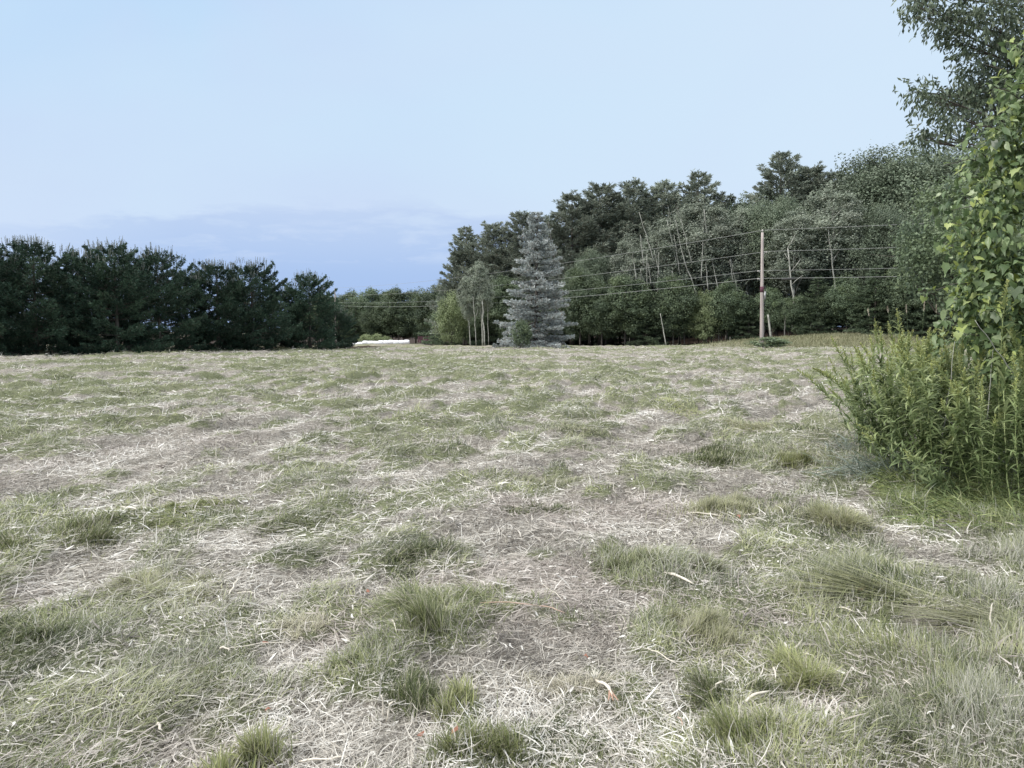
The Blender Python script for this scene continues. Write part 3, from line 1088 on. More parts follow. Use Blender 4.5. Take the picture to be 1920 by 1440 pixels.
GB = 'trees of the wood on the right'
WT = [  # key, px, D, top, ws, label
    ('tc0', 876, 132, 428, 1.25, 'tall layered pine at the left end of the wood'),
    ('tp0', 925, 128, 420, 1.40, 'dark bushy pine second from the left end of the wood'),
    ('tp1', 978, 126, 400, 1.22, 'pine with a forked top rising behind the left side of the blue spruce'),
    ('asp0', 905, 106, 492, 1.2, 'pale stemmed birch with a light crown left of the blue spruce'),
    ('asp1', 882, 107, 520, 1.0, 'thin birch with a bare side branch, leftmost of the birches'),
    ('tp2', 1032, 122, 405, 1.0, 'pine close behind the right shoulder of the blue spruce'),
    ('tp0', 1072, 122, 366, 1.34, 'pine with brown lower limbs right of the blue spruce'),
    ('tp1', 1125, 123, 348, 1.34, 'tall pine, the first of the high group right of the spruce'),
    ('tp2', 1185, 124, 342, 1.40, 'broad pine in the middle of the high group'),
    ('tp0', 1240, 124, 345, 1.34, 'pine at the right side of the high group'),
    ('tc0', 1303, 122, 327, 1.34, 'pointed pine standing proud of the skyline left of the utility pole'),
    ('tp2', 1352, 124, 366, 1.34, 'lower pine in the dip of the skyline left of the utility pole'),
    ('oak1', 1395, 122, 372, 1.1, 'round topped tree in the skyline dip beside the utility pole'),
    ('tc0', 1458, 118, 291, 1.46, 'highest pointed pine, rising above the utility pole'),
    ('tp1', 1512, 116, 315, 1.28, 'pine just right of the highest pointed pine'),
    ('tp0', 1556, 114, 325, 1.22, 'pine at the left shoulder of the big oaks'),
    ('oak0', 1622, 108, 286, 1.2, 'big dark oak, leftmost of the oaks on the right skyline'),
    ('oak2', 1700, 106, 284, 1.2, 'big oak in the middle of the right skyline'),
    ('oak1', 1780, 100, 275, 1.2, 'big oak next to the vine covered tree'),
    ('oak0', 1870, 95, 262, 1.2, 'big oak behind the vine covered tree'),
    ('oak2', 1970, 92, 250, 1.2, 'big oak beyond the right edge of the picture'),
    # middle rank
    ('oak1', 1105, 110, 470, .9, 'broadleaf tree in the middle rank right of the blue spruce'),
    ('asp2', 1180, 108, 440, 1.3, 'grey green aspen, first of the aspens from the spruce'),
    ('asp0', 1228, 107, 415, 1.4, 'grey green aspen second from the spruce'),
    ('asp1', 1275, 106, 388, 1.45, 'tall grey green aspen with a leaning pale stem'),
    ('asp2', 1322, 105, 376, 1.45, 'tallest grey green aspen with a fork of pale limbs'),
    ('asp1', 1362, 105, 392, 1.35, 'grey green aspen behind the wires left of the pole'),
    ('asp0', 1405, 104, 408, 1.4, 'grey green aspen just left of the utility pole'),
    ('oak2', 1450, 104, 372, 1.0, 'broadleaf tree straight behind the top of the utility pole'),
    ('asp0', 1485, 98, 400, 1.5, 'aspen right of the utility pole with a long pale stem'),
    ('asp2', 1562, 98, 350, 1.5, 'grey aspen with spreading pale limbs before the oaks'),
    ('oak0', 1530, 100, 420, .9, 'dark broadleaf tree between the two aspens right of the pole'),
    ('oak1', 1640, 96, 385, 1.0, 'broadleaf tree in the middle rank under the big oaks'),
    ('oak2', 1720, 92, 400, 1.0, 'broadleaf tree in the middle rank left of the vine covered tree'),
    ('oak0', 1800, 86, 410, 1.0, 'broadleaf tree in the middle rank behind the vine covered tree'),
    # front rank
    ('hm0', 922, 116, 540, 1.2, 'dark hemlock between the birches and the blue spruce'),
    ('map0', 950, 115, 520, 1.2, 'dark maple close behind the left side of the blue spruce'),
    ('map2', 1088, 101, 505, 1.1, 'yellowish green topped maple touching the right side of the spruce'),
    ('map1', 1128, 99, 540, 1.3, 'dark maple in the front rank, first from the spruce'),
    ('map0', 1172, 98, 518, 1.3, 'dark maple in the front rank, second from the spruce'),
    ('hm0', 1212, 97, 545, 1.2, 'dark hemlock in the front rank beside the short pale stem'),
    ('map2', 1262, 96, 520, 1.2, 'dark maple in the front rank right of the short pale stem'),
    ('lt0', 1318, 95, 548, .9, 'fresh green young maple in the front rank of the wood'),
    ('map1', 1362, 95, 530, 1.2, 'dark maple in the front rank left of the utility pole'),
    ('hm0', 1402, 94, 555, 1.2, 'dark hemlock just left of the utility pole foot'),
    ('map0', 1440, 94, 540, 1.1, 'dark maple straight behind the utility pole foot'),
    ('map2', 1478, 92, 560, 1.1, 'low maple in the front rank right of the utility pole'),
    ('hm0', 1530, 91, 520, 1.3, 'dark hemlock in the front rank with layered boughs'),
    ('map1', 1585, 89, 520, 1.25, 'dark maple above the tan grass bank'),
    ('hm0', 1638, 86, 500, 1.3, 'dark hemlock above the tips of the weed thicket'),
    ('map0', 1695, 84, 500, 1.3, 'dark maple left of the vine covered tree'),
    ('hm0', 1745, 82, 500, 1.3, 'dark hemlock left of the vine covered tree'),
    ('map2', 1805, 80, 480, 1.3, 'dark maple behind the vine covered tree'),
    ('map1', 1880, 78, 470, 1.3, 'dark maple at the right edge behind the thicket'),
]
for key, px, D, top, ws, lab in WT:
    plant(key, px, D, top, ws, lab, GB)
# deep rows that close the wood
for i in range(26):
    px = 870 + i * 46
    top = np.interp(px, [870, 1000, 1150, 1300, 1400, 1480, 1600, 1900, 2100], [470, 440, 385, 385, 400, 345, 320, 310, 300])
    key = ['tp0', 'oak1', 'tp2', 'oak0', 'tp1'][i % 5]
    plant(key, px, 134 + rng.uniform(-4, 4) - max(0, px - 1500) * .03, top + rng.uniform(-6, 12), 1.15, 'tree lost in the depth of the wood behind the front ranks', 'trees deep in the wood')
for i in range(24):
    px = 905 + i * 46
    d = float(np.interp(px, EDG_PX, EDG_D)) + 5 + rng.uniform(-1, 2)
    plant(['map1', 'map0', 'map2'][i % 3], px, d, 572 + rng.uniform(-15, 15) - max(0, px - 1450) * .12, 1.25, 'shaded understorey tree filling the wood between the front trunks', 'understorey trees in the wood')

for i in range(22):
    px = 850 + i * 52
    plant('hm0', px, 138 + rng.uniform(-3, 6), 545 + rng.uniform(-20, 15) - max(0, px - 1450) * .12, 1.7, 'shaded understorey tree filling the wood between the front trunks', 'understorey trees in the wood')
for i in range(16):
    plant(['map0', 'map2', 'map1'][i % 3], 560 + i * 22, 236 + rng.uniform(-5, 5), 583 + rng.uniform(-12, 8), 1.7, 'low tree in the background filling the gap under the far trees', 'low far trees')
plant('sp', 1005, 76, 402, 1.0, 'tall blue spruce with frosted grey blue needles in front of the wood', None)
plant('shr0', 975, 71.5, 600, .55, 'small dark green conifer shaped bush at the foot of the blue spruce', None, 'bush')
plant('shr0', 1437, 66.5, 632, 2.7, 'low dark green shrub at the foot of the utility pole', None, 'shrub')


def stem(px0, py0, px1, py1, D, r0, r1, label, name='bare_trunk', mat='bark_pale', group='pale bare stems along the edge of the wood', rnd=.02, branches=0):
    a, b = at(px0, py0, D), at(px1, py1, D)
    q = Geo()
    t = np.linspace(0, 1, 8)
    P = a + (b - a) * t[:, None] + rng.normal(0, rnd * np.linalg.norm(b - a) / 3, (8, 3)) * np.sin(t * PI)[:, None]
    q.tube(P - a, r0 + (r1 - r0) * t, 6)
    for k in range(branches):
        s0 = P[rng.integers(3, 8)] - a
        e = s0 + np.array([rng.uniform(-1.6, 1.6), rng.uniform(-.6, .6), rng.uniform(.8, 2.0)])
        q.tube([s0, (s0 + e) / 2 + rng.normal(0, .15, 3), e], [r1 * .9, r1 * .6, r1 * .3], 4)
    o = q.build(name, MAT[mat])
    o.location = a
    tag(o, label, 'tree trunk', group)


def gpy(px, D):  # photo row of the ground under a column at distance D
    x = (px - 960) / FPX * D
    zz = float(gz(x, D))
    a = math.atan2(zz - EYE, D)
    return 720 - FPX * math.tan(a + PITCH)


stem(1249, gpy(1249, 93), 1238, 588, 93, .07, .045, 'short pale stem leaning left at the foot of the wood')
stem(1497, gpy(1497, 93), 1477, 465, 93, .12, .07, 'long pale stem with a slight bend right of the utility pole', branches=5)
stem(1446, gpy(1446, 90), 1440, 590, 90, .14, .10, 'stubby pale broken trunk just right of the utility pole')
stem(1567, 552, 1552, 420, 95, .10, .05, 'pale dead stem with forked limbs before the dark hemlocks', branches=10)
stem(909, gpy(909, 104), 904, 558, 104, .105, .07, 'brightest white birch stem left of the blue spruce', 'birch_trunk')
stem(893, gpy(893, 104.5), 887, 556, 104.5, .055, .04, 'thin white birch stem with a side limb left of the brightest one', 'birch_trunk', branches=2)
stem(916, gpy(916, 105), 914, 558, 105, .045, .035, 'thin grey birch stem right of the brightest one', 'birch_trunk')
stem(1046, 520, 1028, 415, 78.5, .05, .02, 'thin bleached dead snag leaning on the right side of the blue spruce', 'dead_snag', 'bark_dead', None, .01)
for a, b, c, d, lab in [(1307, 556, 1278, 470, 'pale aspen stem leaning left between the two lower wires'), (1328, 545, 1321, 462, 'upright pale aspen stem behind the wires'),
                        (1347, 545, 1329, 455, 'bright aspen stem leaning left near the middle of the wood'), (1383, 545, 1370, 485, 'short bright aspen stem left of the utility pole'),
                        (1264, 532, 1260, 508, 'short pale stem seen between the wires far left of the pole'), (1327, 450, 1320, 392, 'pale upper limb of the tallest aspen')]:
    stem(a, b, c, d, 102.5, .085, .05, lab)
for i in range(26):
    px = rng.uniform(1150, 1425) if i < 19 else rng.uniform(1445, 1600)
    y0 = rng.uniform(490, 585)
    ll = rng.uniform(35, 95)
    stem(px, y0, px - ll * rng.uniform(-.05, .35), y0 - ll, 101 + rng.uniform(-1.5, 3), rng.uniform(.045, .075), .03, 'slim pale stem half hidden among the leaves in the middle of the wood', 'bare_trunk', group='slim pale stems inside the wood', rnd=.03, branches=int(rng.integers(0, 4)))
for i, px in enumerate([1183, 1205, 1232, 1274, 1283, 1292, 1310, 1325, 1334, 1348, 1353, 1396, 1413, 1432, 1455, 1471, 1520, 1595, 1610, 1640]):
    dd = float(np.interp(px, EDG_PX, EDG_D)) + rng.uniform(2.5, 6)
    stem(px, gpy(px, dd), px + rng.uniform(-4, 3), 585 - max(0, px - 1450) * .08, dd, rng.uniform(.05, .085), .04, 'thin grey lower trunk in the dark gap at the foot of the wood', 'tree_trunk', 'bark_dead', 'thin trunks at the foot of the wood')

# mid distance tree over the end of the wires, and the one overhanging top right
PR['mid'] = broadleaf('ash_tree', 10.5, 3.7, .20, 80, 24000, .17, 'maple', 'bark_dark', 401, .16, 22, .35, 0, (.18, .30))
plant('mid', 1800, 33, 335, 1.0, 'grey green tree leaning over the far end of the wires, left of the vine', None, rz=.4)


def blob_tree():
    root = empty('overhanging_tree')
    bl = [(1735, -10, .45), (1790, 20, .55), (1725, 15, .35), (1850, 40, .7), (1900, 100, .7), (1830, 120, .35), (1790, 185, .5), (1840, 190, .6), (1745, 178, .38), (1722, 172, .25), (1880, 200, .6), (1850, 245, .45),
          (1790, 222, .35), (1755, 252, .3), (1735, 262, .22), (1930, 60, .8), (1940, 200, .8), (1990, 130, 1.0), (1960, -60, 1.1), (1850, -80, .9), (1760, -90, .6), (2050, 20, 1.2), (2100, 160, 1.2), (2030, 260, .9), (2150, -80, 1.3),
          (2200, 80, 1.2), (1960, -180, 1.2), (2100, -220, 1.3), (1810, 85, .3), (1880, 150, .45), (1765, 45, .35), (1825, 160, .35)]
    D0 = 14.0
    r = np.random.default_rng(55)
    C, Rd = [], []
    for px, py, rr in bl:
        p = at(px, py, D0 + r.uniform(-.8, 1.2))
        C.append(p)
        Rd.append(rr * .78)
    C, Rd = np.array(C), np.array(Rd)
    bx, by = 12.6, 15.6
    bz = float(gz(bx, by))
    org = np.array([bx, by, bz])
    C = C - org
    tr = Geo()
    H = 12.5
    tz = np.linspace(0, 1, 10)
    tp = np.stack([-.5 * tz, -.4 * tz, tz * H * .9], 1)
    tr.tube(tp, .2 * (1 - tz * .85), 10, wob=.1)
    order = np.argsort(-C[:, 2])
    for k in range(len(C)):
        e = C[k]
        zs = max(min(e[2] - 1.2, H * .8), 2.5)
        s0 = np.array([np.interp(zs, tp[:, 2], tp[:, j]) for j in range(3)])
        m1 = s0 * .5 + e * .5 + np.array([0, 0, .35]) + r.normal(0, .12, 3)
        ln = np.linalg.norm(e - s0)
        rr = .008 * ln + .004
        tr.tube([s0, m1, e], [rr, rr * .55, .012], 5)
        for q_ in range(5):
            e2 = e + rdir(1, r)[0] * Rd[k] * 1.1
            tr.tube([m1 * .3 + e * .7, (e + e2) / 2, e2], [.008, .006, .003], 4)
    tr.build('trunk', MAT['bark_dark'], root)
    # leaves hang in sprays from twigs
    w = Rd ** 2
    ns = 5200
    idx = r.choice(len(C), ns, p=w / w.sum())
    d = rdir(ns, r)
    sp = C[idx] + d * (Rd[idx] * r.random(ns) ** .38)[:, None] * np.array([1.1, 1.1, .8]) + r.normal(0, .06, (ns, 3))
    cr = Geo()
    m_ = 9
    tw = norm(d * .8 + r.normal(0, .5, (ns, 3)) + np.array([-.2, 0, -.25]))
    for j in range(m_):
        u = (j / m_ - .3) * .42
        c = sp + tw * u + r.normal(0, .018, (ns, 3))
        a = norm(tw * .5 + np.array([0, 0, -.75]) + r.normal(0, .42, (ns, 3)))
        b = norm(np.cross(a, r.normal(size=a.shape)))
        ln = r.uniform(.08, .13, ns)
        cr.diamonds(c + a * ln[:, None] * .5, a, b, ln, ln * .36, np.stack([r.random(ns), r.random(ns) ** 3, np.zeros(ns)], 1))
    cr.build('crown', MAT['overhang'], root)
    root.location = org
    tag(root, 'near tree with drooping leafy branches overhanging the top right corner', 'tree')


blob_tree()


# ------------------------------------------------------------------ vine covered tree
def vine():
    root = empty('vine_covered_tree')
    r = np.random.default_rng(77)
    D0 = 7.6
    prof = [(95, 1910), (150, 1893), (200, 1882), (255, 1850), (300, 1828), (350, 1838), (400, 1800), (450, 1795), (490, 1782), (530, 1800), (570, 1790), (610, 1815), (650, 1805), (690, 1822)]
    C, Rd = [], []
    for py, left in prof:
        rad = r.uniform(.20, .28)
        C.append(at(left + 12, py, D0) + np.array([rad * .9, r.uniform(-.2, .2), 0]))
        Rd.append(rad)
        for q_ in range(3):
            C.append(at(left, py, D0) + np.array([.45 + q_ * .42 + r.uniform(-.1, .1), r.uniform(-.25, .6), r.uniform(-.15, .15)]))
            Rd.append(r.uniform(.30, .45))
    C, Rd = np.array(C), np.array(Rd)
    bx, by = 6.0, 8.1
    org = np.array([bx, by, float(gz(bx, by))])
    C = C - org
    tr = Geo()
    for k in range(4):
        t = np.linspace(0, 1, 14)
        ph = k * 1.6
        P = np.stack([.10 * np.cos(t * 9 + ph) * (1 - t * .3) - .25 * t + k * .05, .10 * np.sin(t * 9 + ph) + k * .04, t * 4.5], 1)
        tr.tube(P, [.055, .022, .018, .015][k] * (1 - t * .6), 6, wob=.1)
    for k in range(len(C)):
        e = C[k]
        s0 = np.array([-.05, 0, max(.3, e[2] - .5)])
        tr.tube([s0, (s0 + e) / 2 + r.normal(0, .06, 3), e], [.016, .011, .004], 4)
    tr.build('trunk', MAT['bark_dark'], root)

    # a lobed leaf as quads around a centre, cupped
    def leaves(n, size, young, C, Rd, lobed=True):
        w = Rd ** 2
        idx = r.choice(len(C), n, p=w / w.sum())
        d = rdir(n, r)
        d[:, 1] -= .35
        d[:, 0] -= .15
        d = norm(d)
        c = C[idx] + d * (Rd[idx] * (r.uniform(.55, 1.12, n) + (.12 if young else 0)))[:, None]
        nr = norm(d * .7 + np.array([-.15, -.2, .6]) + r.normal(0, .55, (n, 3)))
        down = np.array([0, 0, -1.]) + r.normal(0, .5, (n, 3)) + d * .4
        a = norm(down - nr * np.sum(down * nr, 1, keepdims=True))
        b = np.cross(nr, a)
        sz = size * (.35 + 1.05 * r.random(n) ** 1.3)
        # outline in (a,b): heart with three shallow lobes, petiole notch at top
        if lobed:
            ol = np.array([(-.10, 0), (-.30, .20), (-.16, .40), (-.20, .56), (.06, .44), (.30, .40), (.34, .22), (.72, 0), (.34, -.20), (.26, -.42), (.04, -.42), (-.18, -.54), (-.14, -.38), (-.30, -.20)])
        else:
            ol = np.array([(-.5, 0), (-.42, .10), (-.28, .20), (-.10, .25), (.08, .24), (.26, .17), (.42, .08), (.66, 0), (.42, -.08), (.26, -.17), (.08, -.24), (-.10, -.25), (-.28, -.20), (-.42, -.10)])
        V = []
        cup = r.uniform(-.2, .7, n)
        fold = r.uniform(-.1, .8, n)
        jit = 1 + .16 * (r.random((14, n)) - .5)
        for qi, (ua, ub) in enumerate(ol):
            hgt = -cup * (ua * ua) + fold * abs(ub)
            V.append(c + a * (ua * sz * jit[qi])[:, None] + b * (ub * sz * jit[qi])[:, None] + nr * (hgt * sz)[:, None])
        V.append(c + a * (.05 * sz)[:, None])
        V = np.stack(V, 1).reshape(-1, 3)
        k = 15
        fan = np.array([[14, 0, 1, 2], [14, 2, 3, 4], [14, 4, 5, 6], [14, 6, 7, 8], [14, 8, 9, 10], [14, 10, 11, 12], [14, 12, 13, 0]])
        F = (np.arange(n)[:, None, None] * k + fan[None]).reshape(-1, 4)
        t = np.stack([np.clip(r.beta(1.4, 1.7, n) + (.25 if young else 0), 0, 1), np.where(r.random(n) < (.6 if young else .06), r.uniform(.3, .85, n), r.random(n) * .12), np.zeros(n)], 1)
        return V, F, np.repeat(t, k, 0)
    cr = Geo()
    cr.add(*leaves(1900, .105, False, C, Rd))
    cr.add(*leaves(7500, .088, False, C, Rd, False))
    tr2 = Geo()
    outer = np.arange(0, len(C), 4)
    cr.add(*leaves(200, .075, True, C[outer], Rd[outer]))
    cr.add(*leaves(420, .085, True, C[outer], Rd[outer], False))
    # loose shoots that reach out past the mass
    sc_, sr_ = [], []
    for k in range(26):
        e = C[(k * 4) % len(C)]
        d0 = norm(np.array([-1, r.uniform(-.7, .3), r.uniform(-.3, .8)]))
        ln_ = r.uniform(.25, .5)
        tip = e + d0 * (Rd[(k * 4) % len(C)] + ln_ * .6) + np.array([0, 0, -.05])
        tr2.tube([e, (e + tip) / 2 + np.array([0, 0, .05]), tip], [.006, .005, .002], 4)
        for u_ in (.5, .65, .8, .95):
            sc_.append(e + (tip - e) * u_)
            sr_.append(.06)
    cr.add(*leaves(240, .085, False, np.array(sc_), np.array(sr_), False))
    cr.add(*leaves(90, .08, True, np.array(sc_), np.array(sr_), True))
    tr2.build('shoots', MAT['bark_dark'], root)
    cr.build('foliage', MAT['vine'], root)
    root.location = org
    tag(root, 'small tree smothered by a large leaved vine with bright tips at the right edge', 'tree')
    # the shoots reaching left
    return


vine()


# ------------------------------------------------------------------ weed thicket
def goldenrod(seed, H, droop):
    r = np.random.default_rng(seed)
    root = empty('goldenrod')
    t = np.linspace(0, 1, 12)
    P = np.stack([droop * t ** 2 * H * .35, r.normal(0, .01, 12).cumsum() * .6, t * H * (1 - .18 * droop * t)], 1)
    st = Geo()
    st.tube(P, .0045 * (1 - t * .6), 5, (.7, .3, .2))
    lf = Geo()
    n = int(80 * H)
    u = np.sort(r.uniform(.06, .97, n) ** .8)
    base = np.stack([np.interp(u, t, P[:, k]) for k in range(3)], 1)
    az = np.arange(n) * 2.4 + r.normal(0, .9, n)
    ln = (.085 + .05 * np.sin(u * PI)) * r.uniform(.45, 1.3, n) * np.where(u > .88, .6, 1)
    e0 = np.where(u > .8, 1.0, .65) + r.normal(0, .4, n)
    e1 = e0 - r.uniform(.5, 1.3, n)
    tr = np.clip(.10 + .55 * u + r.normal(0, .22, n), 0, 1)
    lf.blades(base, az, ln, ln * .15, e0, e1, np.stack([tr, np.clip(u - .7, 0, 1) * 1.5, tr], 1), 4, r.uniform(-.3, .3, n), .12)
    # plume: short side sprays with tiny buds near the top
    m_ = 90
    uu = r.uniform(.86, 1.01, m_)
    bb = np.stack([np.interp(uu, t, P[:, k]) for k in range(3)], 1)
    dd = norm(r.normal(0, .6, (m_, 3)) + np.array([0, 0, .8]))
    cc = bb + dd * ((1.02 - uu) * .35)[:, None] * r.random((m_, 1))
    pl = Geo()
    pl.diamonds(cc, dd, norm(np.cross(dd, r.normal(size=dd.shape))), .020, .009, np.stack([r.random(m_), r.random(m_) * .5, uu], 1))
    st.build('stem', MAT['goldenrod'], root)
    lf.build('leaves', MAT['goldenrod'], root)
    pl.build('flower_bud_spray', MAT['bud'], root)
    return root


GR = [goldenrod(500 + k, [1.35, 1.5, 1.2, 1.6, 1.3, 1.45][k], [.2, .5, .9, .1, .6, .3][k]) for k in range(6)]
gused = set()
GSP = [  # (px of the foot, D, height, lean toward azimuth deg, tilt deg, label) singled out
    (1618, 8.6, 1.40, 100, 3, 'leftmost goldenrod standing clear of the thicket against the field'),
    (1668, 8.2, 1.75, 180, 5, 'tall goldenrod with a feathery tip rising above the left part of the thicket'),
    (1885, 6.9, 2.1, 150, 4, 'tallest goldenrod at the right edge, its tip in front of the vine'),
    (1912, 7.0, 2.1, 60, 3, 'goldenrod at the right edge beside the tallest one'),
    (1850, 6.7, 1.0, 185, 62, 'goldenrod bowed low to the left over the front of the thicket'),
    (1890, 6.3, 1.2, 175, 74, 'goldenrod fallen almost flat at the front foot of the thicket'),
    (1800, 7.0, 1.25, 190, 50, 'goldenrod leaning steeply left in the middle of the thicket'),
    (1760, 7.6, 1.35, 185, 40, 'goldenrod bent left with its tip over the blue grey grass'),
    (1825, 7.4, 1.5, 195, 35, 'long goldenrod slanting up to the left in the front of the thicket'),
    (1700, 8.0, 1.3, 165, 33, 'goldenrod arching left out of the left flank of the thicket'),
    (1850, 6.6, 1.35, 160, 45, 'pale stemmed goldenrod slanting left across the right of the thicket'),
]


def put_gr(x, y, h, azd, tilt, label, group):
    k = int(rng.integers(6))
    src = GR[k]
    o = src if k not in gused else dup(src)
    gused.add(k)
    s = h / [1.35, 1.5, 1.2, 1.6, 1.3, 1.45][k]
    o.location = (x, y, float(gz(x, y)) - .02)
    o.rotation_mode = 'QUATERNION'
    ax = Vector((-math.sin(R(azd)), math.cos(R(azd)), 0))
    from mathutils import Quaternion
    q = Quaternion(ax, R(tilt)) @ Quaternion((0, 0, 1), rng.uniform(0, PI2))
    o.rotation_quaternion = q
    o.scale = (max(s, .85), max(s, .85), s)
    tag(o, label, 'weed', group)


for px, D, h, azd, ti, lab in GSP:
    put_gr((px - 960) / FPX * D, D, h, azd, ti, lab, 'goldenrods in the thicket')


def band(px, y):
    if px < 1680:
        return 'leafy goldenrod in the left flank of the thicket, nearest the open field', 'goldenrods in the left flank of the thicket'
    if px > 1930:
        return 'leafy goldenrod in the part of the thicket cut by the right edge of the picture', 'goldenrods cut by the right edge'
    if y < 7.3:
        return 'leafy goldenrod in the front rank of the thicket, over the trampled weeds', 'goldenrods in the front rank of the thicket'
    if px > 1820:
        return 'leafy goldenrod growing around the foot of the vine covered tree', 'goldenrods round the foot of the vine'
    if y > 9:
        return 'leafy goldenrod at the back of the thicket, mostly hidden by the ones in front', 'goldenrods at the back of the thicket'
    return 'leafy goldenrod in the crowded middle of the thicket', 'goldenrods in the middle of the thicket'


cnt = 0
while cnt < 290:
    y = rng.uniform(6.1, 10.2)
    x = rng.uniform(2.6, 7.6)
    px = x / y * FPX + 960
    lim = np.interp(y, [6.1, 6.8, 7.3, 8, 9.8, 11], [1850, 1770, 1712, 1650, 1606, 1620])
    if px < lim or px > 2060 or (px > 1930 and rng.random() < .45):
        continue
    # photograph's outline of the thicket top
    topy = np.interp(px, [1600, 1640, 1700, 1780, 1850, 1920, 2100], [640, 590, 572, 600, 625, 550, 510]) + rng.uniform(0, 130) * rng.random() ** .6
    zt = at(px, topy, y)[2]
    h = float(np.clip(zt, .5, 1.95)) * (1.0 if y > 7.0 else rng.uniform(.6, 1.0))
    edgeness = np.clip(1 - (px - lim) / 130, 0, 1)
    put_gr(x, y, h * (1 - .35 * edgeness * rng.random()), rng.normal(180, 75), abs(rng.normal(9, 9)) + 22 * edgeness * rng.random() ** 1.5, *band(px, y))
    cnt += 1


def reed(px, py, n, L_, az0, azs, e0m, e1d, wd, tones, label, cat='grass clump', name='grass_clump', rr=.12, z_=0):
    c = gpt(px, py)
    zc = float(gz(c[0], c[1]))
    r = rng
    ox, oy = r.normal(0, rr, n), r.normal(0, rr * .6, n)
    q = Geo()
    e0 = r.normal(e0m, .25, n)
    T = np.stack([np.clip(r.normal(tones[0], .32, n), 0, 1), np.clip(r.normal(tones[1], .1, n), 0, 1), np.zeros(n)], 1)
    q.blades(np.stack([ox, oy, np.full(n, -.01)], 1), R(az0) + r.normal(0, azs, n), r.uniform(.6, 1.1, n) * L_, wd * r.uniform(.6, 1.2, n), e0, e0 - r.uniform(.3, 1, n) * e1d, T, 5, r.uniform(-.7, .7, n), .12)
    o = q.build(name, MAT['tuft'])
    o.location = (c[0], c[1], zc)
    tag(o, label, cat)
    return o


MAT['bluegrass'] = leafmat('blue_grey_grass', [(0, (.09, .13, .10)), (.5, (.20, .26, .22)), (1, (.42, .48, .44))], (.40, .40, .34), .3, .4, .4, 0)
for px, py, n, L_, az, lab in [(1650, 905, 190, .55, 168, 'blue grey long grass flopping left out of the thicket'), (1730, 900, 190, .5, 200, 'dark long grass hanging over the front foot of the thicket'), (1620, 850, 150, .4, 150, 'grey green grass clump at the left foot of the thicket')]:
    o = reed(px, py, n, L_, az, .9, .8, 1.7, .013, (.50, .25), lab, rr=.2)
    o.data.materials[0] = MAT['bluegrass']
o = reed(1680, 1130, 420, .75, 172, .16, .16, .25, .005, (.7, .35), 'flattened sheaf of long yellow green grass lying in the near right', rr=.09)
o = reed(1900, 1180, 260, .7, 175, .2, .16, .25, .005, (.6, .5), 'flattened sheaf of straw coloured grass at the right edge', rr=.1)
for a, b, c, d, D, lab in [(1905, 885, 1795, 800, 6.9, 'pale dry stem slanting across the right front of the thicket'), (1870, 860, 1745, 765, 7.2, 'long pale dry stem leaning left in the middle of the thicket'),
                            (1800, 840, 1640, 690, 7.9, 'pale dry stem reaching up left to the edge of the field'), (1790, 815, 1655, 715, 8.0, 'dry stem just below the one reaching to the field'),
                            (1900, 700, 1828, 600, 6.8, 'upright pale dry stem in front of the vine foot'), (1760, 900, 1790, 640, 7.4, 'thin pale dry stem standing upright in the thicket'), (1850, 790, 1862, 655, 7.0, 'thin dry stem below the vine')]:
    stem(a, b, c, d, D, .0055, .002, lab, 'dead_stalk', 'bark_pale', 'dead stalks among the goldenrods', .03)
# fallen greenery in front of the thicket
q = Geo()
n = 9000
px = rng.uniform(1640, 2050, n)
py = rng.normal(935, 38, n)
k = (py > 800) & (py < 1010) & (px > 1560 + (py - 850) * 1.1)
px, py = px[k], py[k]
n = len(px)
g2 = np.array([gpt(a, b) for a, b in zip(px, py)])
e0 = rng.uniform(.05, .9, n)
q.blades(np.stack([g2[:, 0], g2[:, 1], gz(g2[:, 0], g2[:, 1]) + rng.uniform(0, .05, n)], 1), rng.normal(PI, .8, n), rng.uniform(.08, .32, n), rng.uniform(.004, .011, n), e0, e0 - rng.uniform(.2, 1.2, n),
         np.stack([rng.beta(.9, 1.4, n), rng.random(n) ** 3, np.zeros(n)], 1), 4, rng.uniform(-.8, .8, n))
tag(q.build('trampled_weeds', MAT['goldenrod']), 'flattened leafy weeds and grass along the front of the thicket', 'weeds', kind='stuff')


def seed_stalk(px, D, topy, label, lean=0, ln=.07):
    x = (px - 960) / FPX * D
    zt = at(px, topy, D)[2]
    root = empty('seed_grass', (x, D, float(gz(x, D))))
    H = zt - root.location[2]
    t = np.linspace(0, 1, 8)
    P = np.stack([(lean * 1.5 + rng.uniform(-.05, .05)) * t ** 3, np.zeros(8), t * H], 1)
    s = Geo()
    s.tube(P, .0013 * (1 - t * .4), 4, (.45, 0, 0))
    s.build('stem', MAT['goldenrod'], root)
    m_ = 50
    u = rng.uniform(1 - ln / H, 1, m_)
    c = np.stack([np.interp(u, t, P[:, k]) for k in range(3)], 1)
    d = norm(rng.normal(0, .25, (m_, 3)) + np.array([0, 0, 1]))
    hg = Geo()
    hg.diamonds(c, d, norm(np.cross(d, rng.normal(size=d.shape))), .030, .013, np.stack([rng.random(m_), rng.random(m_) * .3, u], 1))
    hg.build('seed_head', MAT['seed'], root)
    tag(root, label, 'grass stalk', 'seed stalks above the thicket')


